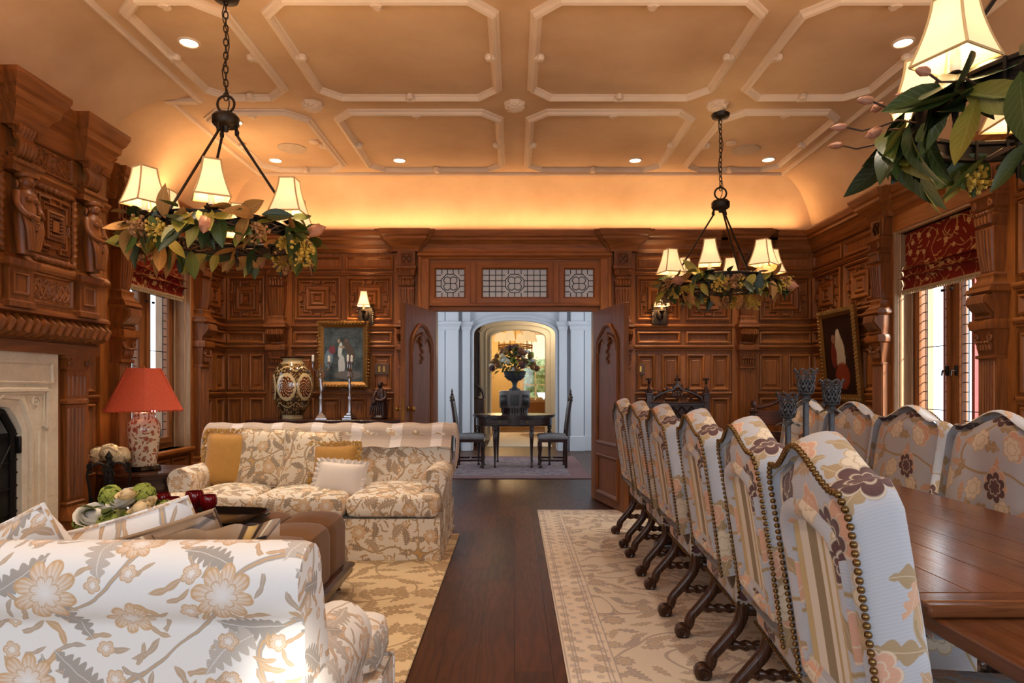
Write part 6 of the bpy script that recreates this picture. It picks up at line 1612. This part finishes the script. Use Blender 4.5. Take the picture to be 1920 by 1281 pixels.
m = MB(); m.lathe([(.001, 0), (.12, 0), (.11, .02), (.02, .04), (.012, .05)], 8); k = 60; m.tube([(0, 0, .04+.66*i/k) for i in range(k+1)], .013, 8, twist=40., amp=.2); m.lathe([(.012, .70), (.022, .72), (.016, .74), (.024, .76), (.001, .80)], 10); m.build('stand', 'iron', ft)
m = MB()
for q in range(4): a = q*pi/2+.4; d = Vector((cos(a), sin(a), 0)); m.tube(crom([d*.01+Vector((0, 0, .70)), d*.06+Vector((0, 0, .72)), d*.11+Vector((0, 0, .69)), d*.115+Vector((0, 0, .66)), d*.09+Vector((0, 0, .665))], 5), .007, 6)
m.build('hooks', 'iron', ft)
for q, nm in enumerate(('poker', 'shovel', 'tongs', 'brush')):
    a = q*pi/2+.4; d = Vector((cos(a), sin(a), 0))*.105; m = MB(); m.tube(crom([d+Vector((0, 0, .72)), d*1.15+Vector((0, 0, .64)), d+Vector((0, 0, .5)), d*.98+Vector((0, 0, .10))], 4), .008, 6); m.tube([d+Vector((.02*cos(i*.6), .0, .70+.02*sin(i*.6))) for i in range(10)], .006, 5)
    if nm == 'shovel': m.rbox((d.x, d.y, .10), (.09, .012, .12), .005, 4)
    elif nm == 'brush': m.lathe([(.015, .16), (.03, .14), (.035, .06), (.001, .06)], 10, T(d.x, d.y, 0))
    elif nm == 'tongs': m.tube([d+Vector((.018, 0, .5)), d+Vector((.02, 0, .08))], .006, 5)
    m.build(nm, 'iron', ft)
# ------------------------------------------------------------------ hall and far room beyond the doorway
H1, H2, H3 = 12.0, 14.2, 18.6; HZ = 3.1
m = MB(); m.box(-3.0, 3.0, 7.1, H3+.2, HZ, HZ+.1); m.box(-3.1, -3.0, 7.0, H2, 0, HZ); m.box(3.0, 3.1, 7.0, H2, 0, HZ); m.box(-3, -.93, 7.1, 7.12, 0, HZ); m.box(.93, 3, 7.1, 7.12, 0, HZ); m.box(-3, 3, 7.1, 7.12, 2.6, HZ)
m.build('wall_hall', 'white_paint', None, smooth=0)['kind'] = 'structure'
def archwall(name, y, hw, spring, rise, mat, d=.3, x0=-3.0, x1=3.0, cx=0., tudor=True):
    X = T(cx, y, 0); m = MB(); n = 12
    pts = [(hw*cos(pi*i/(2*n)), spring+rise*(sin(pi*i/(2*n))**.8 if tudor else sin(pi*i/(2*n)))) for i in range(2*n+1)]
    arc = [(-x_, z_) for x_, z_ in pts][::-1] if 0 else pts
    m.box(hw, x1-cx, 0, d, 0, HZ, X=X); m.box(x0-cx, -hw, 0, d, 0, HZ, X=X)
    for (a, b), (c, e) in zip(pts, pts[1:]):
        m.add([(a, 0, b), (c, 0, e), (c, 0, HZ), (a, 0, HZ), (a, d, b), (c, d, e), (c, d, HZ), (a, d, HZ)], [(0, 1, 2, 3), (4, 5, 6, 7), (0, 1, 5, 4)], X=X)
    o = m.build(name, mat, smooth=0); o['kind'] = 'structure'
    t = MB(); t.tube([(hw, -.02, .15)]+[(a, -.02, b) for a, b in pts]+[(-hw, -.02, .15)], .03, 8, X=X); t.tube([(hw+.10, -.01, .15)]+[(a*(1+.10/hw), -.01, b+.10) for a, b in pts]+[(-hw-.10, -.01, .15)], .018, 8, X=X)
    t.build('arch_moulding', mat, o); return o
a1 = archwall('wall_arch', H1, .79, 2.16, .30, 'white_paint')
m = MB()
for s in (-1, 1):
    for x, w, n_ in ((.90, .075, .10), (1.16, .12, .16), (1.38, .08, .08)):
        m.box(s*x-w, s*x+w, -n_, .0, .0, 2.9, .01, X=T(0, H1, 0)); m.box(s*x-w-.02, s*x+w+.02, -n_-.02, .0, 0, .28, .006, X=T(0, H1, 0))
        m.stack([(2.24, w, n_), (2.28, w+.02, n_+.02), (2.31, w+.02, n_+.02), (2.36, w+.05, n_+.05), (2.40, w+.05, n_+.05), (2.41, w, n_)], s*x, X=T(0, H1, 0))
    m.box(s*.79, s*1.6, -.03, 0, 0, .20, .005, X=T(0, H1, 0))
m.build('hall_pilaster', 'white_paint', a1, smooth=30)
m = MB()   # side piers of the hall just inside the door
for s in (-1, 1):
    for y0, y1, x in ((7.5, 7.9, 1.32), (9.2, 9.6, 1.52)): m.box(s*x, s*3, y0, y1, 0, HZ); m.box(s*(x-.03), s*3, y0-.03, y1+.03, 0, .22); m.stack([(2.24, .2, .2), (2.28, .23, .23), (2.36, .26, .26), (2.40, .26, .26), (2.41, .2, .2)], 0, -.2, X=T(s*(x+.2), (y0+y1)/2, 0))
m.build('hall_pier', 'white_paint', a1, smooth=0)
a2 = archwall('wall_inner_arch', H2, .62, 2.25, .22, 'cream_paint', .25, cx=.08)
m = MB(); m.box(-3, 3, H3, H3+.15, 0, .75); m.box(-3, .22, H3, H3+.15, .75, HZ); m.box(1.0, 3, H3, H3+.15, .75, HZ); m.box(.22, 1.0, H3, H3+.15, 2.75, HZ); m.box(-3.1, -3, H2, H3, 0, HZ); m.box(3, 3.1, H2, H3, 0, HZ)
m.build('wall_far_room', 'yellow_wall', smooth=0)['kind'] = 'structure'
w = bpy.data.objects.new('window_4', None); COL.objects.link(w); w['kind'] = 'structure'; w.location = (.61, H3, 0)
m = MB(); m.ring(rect(-.45, .45, .70, 2.80), [(0, 0), (0, .05), (.09, .06), (.12, .02), (.12, -.1)]); m.box(-.02, .02, .02, .06, .75, 2.75); m.box(-.36, .36, .02, .06, 1.72, 1.76); m.box(-.36, .36, .02, .06, 1.22, 1.25); m.build('window_frame', 'cream_paint', w, smooth=0)
m = MB(); m.box(-.39, .39, .05, .055, .75, 2.75); m.build('window_glass', 'glass', w, smooth=0)
m = MB(); m.box(-.36, .36, -.02, -.005, 1.98, 2.72)
for z in (2.0, 2.12, 2.24): m.box(-.36, .36, -.045, -.02, z, z+.05, .01)
tag(m.build('roman_blind', 'blind_cream_glow', smooth=0, loc=(.61, H3, 0)), 'pale roman blind on the far room window', 'blind')  # blind cloth glows by its own emission, though it is no lamp
rr = random.Random(9); m = MB()
for i in range(60): m.ell((rr.uniform(-2, 3), rr.uniform(20.2, 21.5), rr.uniform(.2, 3.2)), rr.uniform(.25, .6), 8)
g_ = tag(m.build('garden_shrubs', 'garden', smooth=60), 'green garden shrubs seen through the far room window', 'shrubs', kind='stuff')
light('AREA', 'garden_day', (.6, 19.4, 3.6), 60, DAY, aim((0, .6, -1)), shape='RECTANGLE', size=4, size_y=1.5)
# hall furniture
rugobj('hall_rug', 'faded red and blue patterned rug under the hall table', -1.10, 1.02, 8.35, 10.95, rug('rug_hall', C(150, 128, 128), C(120, 66, 62), C(88, 92, 116), C(136, 84, 78), 1.06, 1.3, .26))
rugobj('runner_rug', 'pale plain rug beyond the first white arch', -.55, .75, 12.7, 16.4, 'white_linen')
ht = thing('hall_table', 'dark oval inlaid table in the hall', 'table', (-.01, 9.75, 0))
ov = lambda rx, ry, n=48: [(rx*cos(2*pi*i/n), ry*sin(2*pi*i/n)) for i in range(n)]
m = MB(); m.plate(ov(.63, .48), .755, .785, to=UP, g=0); m.plate(ov(.615, .465), .74, .756, to=UP, g=0); m.build('top', 'mahogany', ht, smooth=30)
m = MB(); m.plate(ov(.58, .43), .62, .742, to=UP, g=0); m.build('apron', 'mahogany', ht, smooth=30)
for k in range(6):
    a = 2*pi*k/6+pi/6+.5; m = MB(); m.box(-.035, .035, -.03, .03, .60, .74, .004, X=T(.54*cos(a), .40*sin(a), 0)); m.lathe([(.001, 0), (.014, 0), (.02, .03), (.012, .05), (.026, .4), (.034, .52), (.02, .55), (.034, .57), (.03, .60)], 14, T(.54*cos(a), .40*sin(a), 0)); m.ell((.56*cos(a), .42*sin(a), .68), (.022, .022, .03), 8); m.build('leg', 'mahogany', ht)
for x in (-.2, .2):
    m = MB(); m.box(x-.15, x+.15, -.425, -.40, .64, .725, .004); d_ = m.build('drawer', 'mahogany', ht, smooth=0); m = MB(); m.ell((x, -.435, .683), .014, 10); m.build('drawer_knob', 'brass', d_)
bx_ = thing('octagonal_casket', 'dark glazed octagonal box on the hall table', 'box', (0, 9.72, .785))
m = MB(); m.plate(oct_(.20, .20), 0, .10, to=UP); m.plate(oct_(.245, .245), .10, .32, to=UP); m.plate(oct_(.255, .255), .32, .345, to=UP); m.plate(oct_(.235, .235), .345, .36, to=UP)
for k in range(32): a = 2*pi*k/32; m.tube([(.19*cos(a), .19*sin(a), .01), (.20*cos(a), .20*sin(a), .10)], .010, 5)
m.build('body', 'mahogany', bx_, smooth=20)
for k in range(8): a = k*pi/4+pi/4*0; m = MB(); m.box(-.065, .065, -.003, .003, .135, .295, .002, X=Rz(a+pi/2) @ T(0, -.227, 0)); m.build('glass_panel', 'black_lacquer', bx_, smooth=0)
un = thing('pedestal_urn', 'grey lead urn of mixed flowers on the octagonal box', 'urn', (0, 9.72, 1.145))
m = MB(); m.lathe([(.001, 0), (.085, 0), (.085, .02), (.05, .035), (.035, .06), (.035, .10), (.05, .13), (.06, .145), (.11, .17), (.15, .22), (.165, .27), (.18, .285), (.18, .295), (.15, .295), (.12, .25), (.001, .24)], 28); 
for k in range(14): a = 2*pi*k/14; m.tube([(.08*cos(a), .08*sin(a), .16), (.15*cos(a), .15*sin(a), .225)], .015, 6)
m.build('bowl', 'urn_lead', un)
fl_ = thing('flower_arrangement', 'large mixed bouquet of dusty flowers in the hall urn', 'flowers', (0, 9.72, 1.43)); rr = random.Random(31)
m = MB()
for i in range(200):
    v = Vector((rr.gauss(0, 1), rr.gauss(0, 1), abs(rr.gauss(0, 1)))).normalized(); v = Vector((v.x*.36, v.y*.30, v.z*.34+rr.uniform(-.03, .02)))*rr.uniform(.75, 1.02); leaf(m, v, Vector((v.x, v.y, v.z*.6+rr.uniform(-.3, .3))), Vector((0, 0, 1)), rr.uniform(.06, .11), .022, rr.choice((0, 1)))
for sx in (-1, 1):
    for i in range(20): k = rr.random(); p = Vector((sx*(.25+.20*k), rr.uniform(-.2, .05), .05-.34*k)); leaf(m, p, Vector((sx*.4, rr.uniform(-.4, .4), -.9)), Vector((sx, 0, .3)), .05, .014, 1)
m.build('leaves', ['leaf_green', 'leaf_olive'], fl_, smooth=60)
for i in range(46):
    v = Vector((rr.gauss(0, 1), rr.gauss(0, 1)-.4, abs(rr.gauss(0, 1)))).normalized(); p = (v.x*.36, v.y*.31, v.z*.35+.02); m = MB(); r = rr.uniform(.035, .055)
    (hydra if i % 3 else rose)(m, p, r, 100+i); m.build('blossom', rr.choice(('petal_plum', 'petal_rust', 'leaf_tan', 'petal_cream', 'hydrangea', 'petal_rust')) if i % 6 else 'petal_white', fl_, smooth=60)
def hallchair(label, x, y, s):
    t = thing('side_chair', label, 'chair', (x, y, 0), 0 if s > 0 else pi, 'carved side chairs at the hall table')
    # faces local +x
    m = MB()
    for q in (-1, 1): m.tube(crom([(-.19, q*.19, .0), (-.20, q*.19, .45), (-.235, q*.18, .8), (-.27, q*.16, 1.02)], 5), .020, 8); m.ell((-.275, q*.16, 1.05), .022, 8)
    m.tube(crom([(-.27, -.17, 1.0), (-.275, 0, 1.06), (-.27, .17, 1.0)], 5), .022, 8); m.lathe([(.02, 1.06), (.026, 1.09), (.012, 1.11), (.018, 1.13), (.001, 1.18)], 10, T(-.275, 0, 0)); m.build('back_frame', 'mahogany', t)
    m = MB(); m.rbox((-.235, 0, .77), (.04, .32, .44), .018, 5, X=T(-.235, 0, .77) @ Ry(radians(-6)) @ T(.235, 0, -.77)); m.build('back_pad', 'grey_seat', t, smooth=60)
    m = MB(); m.rbox((.0, 0, .46), (.44, .44, .07), .03, 5, crown=.02); m.build('seat', 'grey_seat', t, smooth=60)
    m = MB(); m.box(-.21, .21, -.21, .21, .39, .43, .004); m.build('seat_rail', 'mahogany', t, smooth=0)
    for q in (-1, 1): m = MB(); m.lathe([(.001, 0), (.026, 0), (.03, .03), (.016, .06), (.024, .12), (.016, .2), (.028, .3), (.024, .39)], 12, T(.185, q*.185, 0)); m.build('leg', 'mahogany', t)
    m = MB()
    for q in (-1, 1): m.box(-.19, .185, q*.185-.012, q*.185+.012, .11, .14)
    m.box(-.012, .012, -.185, .185, .115, .135); m.build('stretcher', 'mahogany', t, smooth=0)
hallchair('carved side chair left of the hall table, facing right', -.66, 9.55, 1); hallchair('carved side chair right of the hall table, facing left', .56, 9.55, -1)
cb = thing('tall_cabinet', 'tall brown cabinet with scrolled top beyond the hall on the left', 'cabinet', (-.98, 13.2, 0))
m = MB(); m.box(-.3, .36, -.25, .25, 0, .95, .01); m.box(-.3, .25, -.22, .22, .95, 2.35, .01); m.build('body', 'walnut', cb, smooth=0)
m = MB(); m.stack([(2.35, .30, .50), (2.40, .33, .54), (2.45, .36, .58), (2.50, .36, .58)], 0, X=T(-.02, .25, 0)); m.lathe([(.02, 2.5), (.04, 2.54), (.02, 2.6), (.03, 2.64), (.001, 2.70)], 12, T(.25, -.2, 0)); m.build('cornice', 'walnut', cb, smooth=0)
m = MB(); m.tube([(.36+.28*cos(a)-.28, -.26, .95+.30*sin(a)) for a in [pi/2*i/10 for i in range(11)]], .03, 8); m.tube([(.26, -.23, 1.0), (.26, -.23, 2.3)], .025, 10, twist=30., amp=.2); m.build('scroll', 'walnut', cb)
tag_ = thing('settee', 'wicker settee back in the far room below the window', 'settee', (.62, 15.9, 0))
m = MB(); m.rbox((0, 0, .55), (1.1, .5, .55), .05, 5)
m.build('frame', 'wicker', tag_, smooth=50)
for k in range(5): m = MB(); m.rbox((-.42+.21*k, .05, .85), (.2, .16, .16), .07, 5); m.build('cushion', 'petal_cream', tag_, smooth=60)
fc = thing('ring_chandelier', 'small brass ring chandelier with cream shades in the far room', 'chandelier', (.02, 15.2, 2.14))
m = MB()
for z in (-.03, .03): m.tube([(.40*cos(2*pi*i/36), .40*sin(2*pi*i/36), z) for i in range(36)], .014, 6, closed=True)
m.build('ring', 'brass', fc)
m = MB()
for k in range(3): a = k*2*pi/3+.5; m.tube([(.4*cos(a), .4*sin(a), .03), (0, 0, .55)], .007, 6)
m.tube([(0, 0, .55), (0, 0, HZ-2.14)], .008, 6); m.build('suspension', 'brass', fc)
for k in range(6):
    a = k*pi/3+.2; m = MB(); m.lathe([(.012, -.12), (.014, -.02), (.02, .03), (.012, .05), (.012, .12)], 10, T(.4*cos(a), .4*sin(a), 0)); ar = m.build('arm', 'brass', fc)
    m = MB(); m.lathe([(.13, .12), (.075, .34)], 20, T(.4*cos(a), .4*sin(a), 0)); m.build('shade', 'shade', ar)
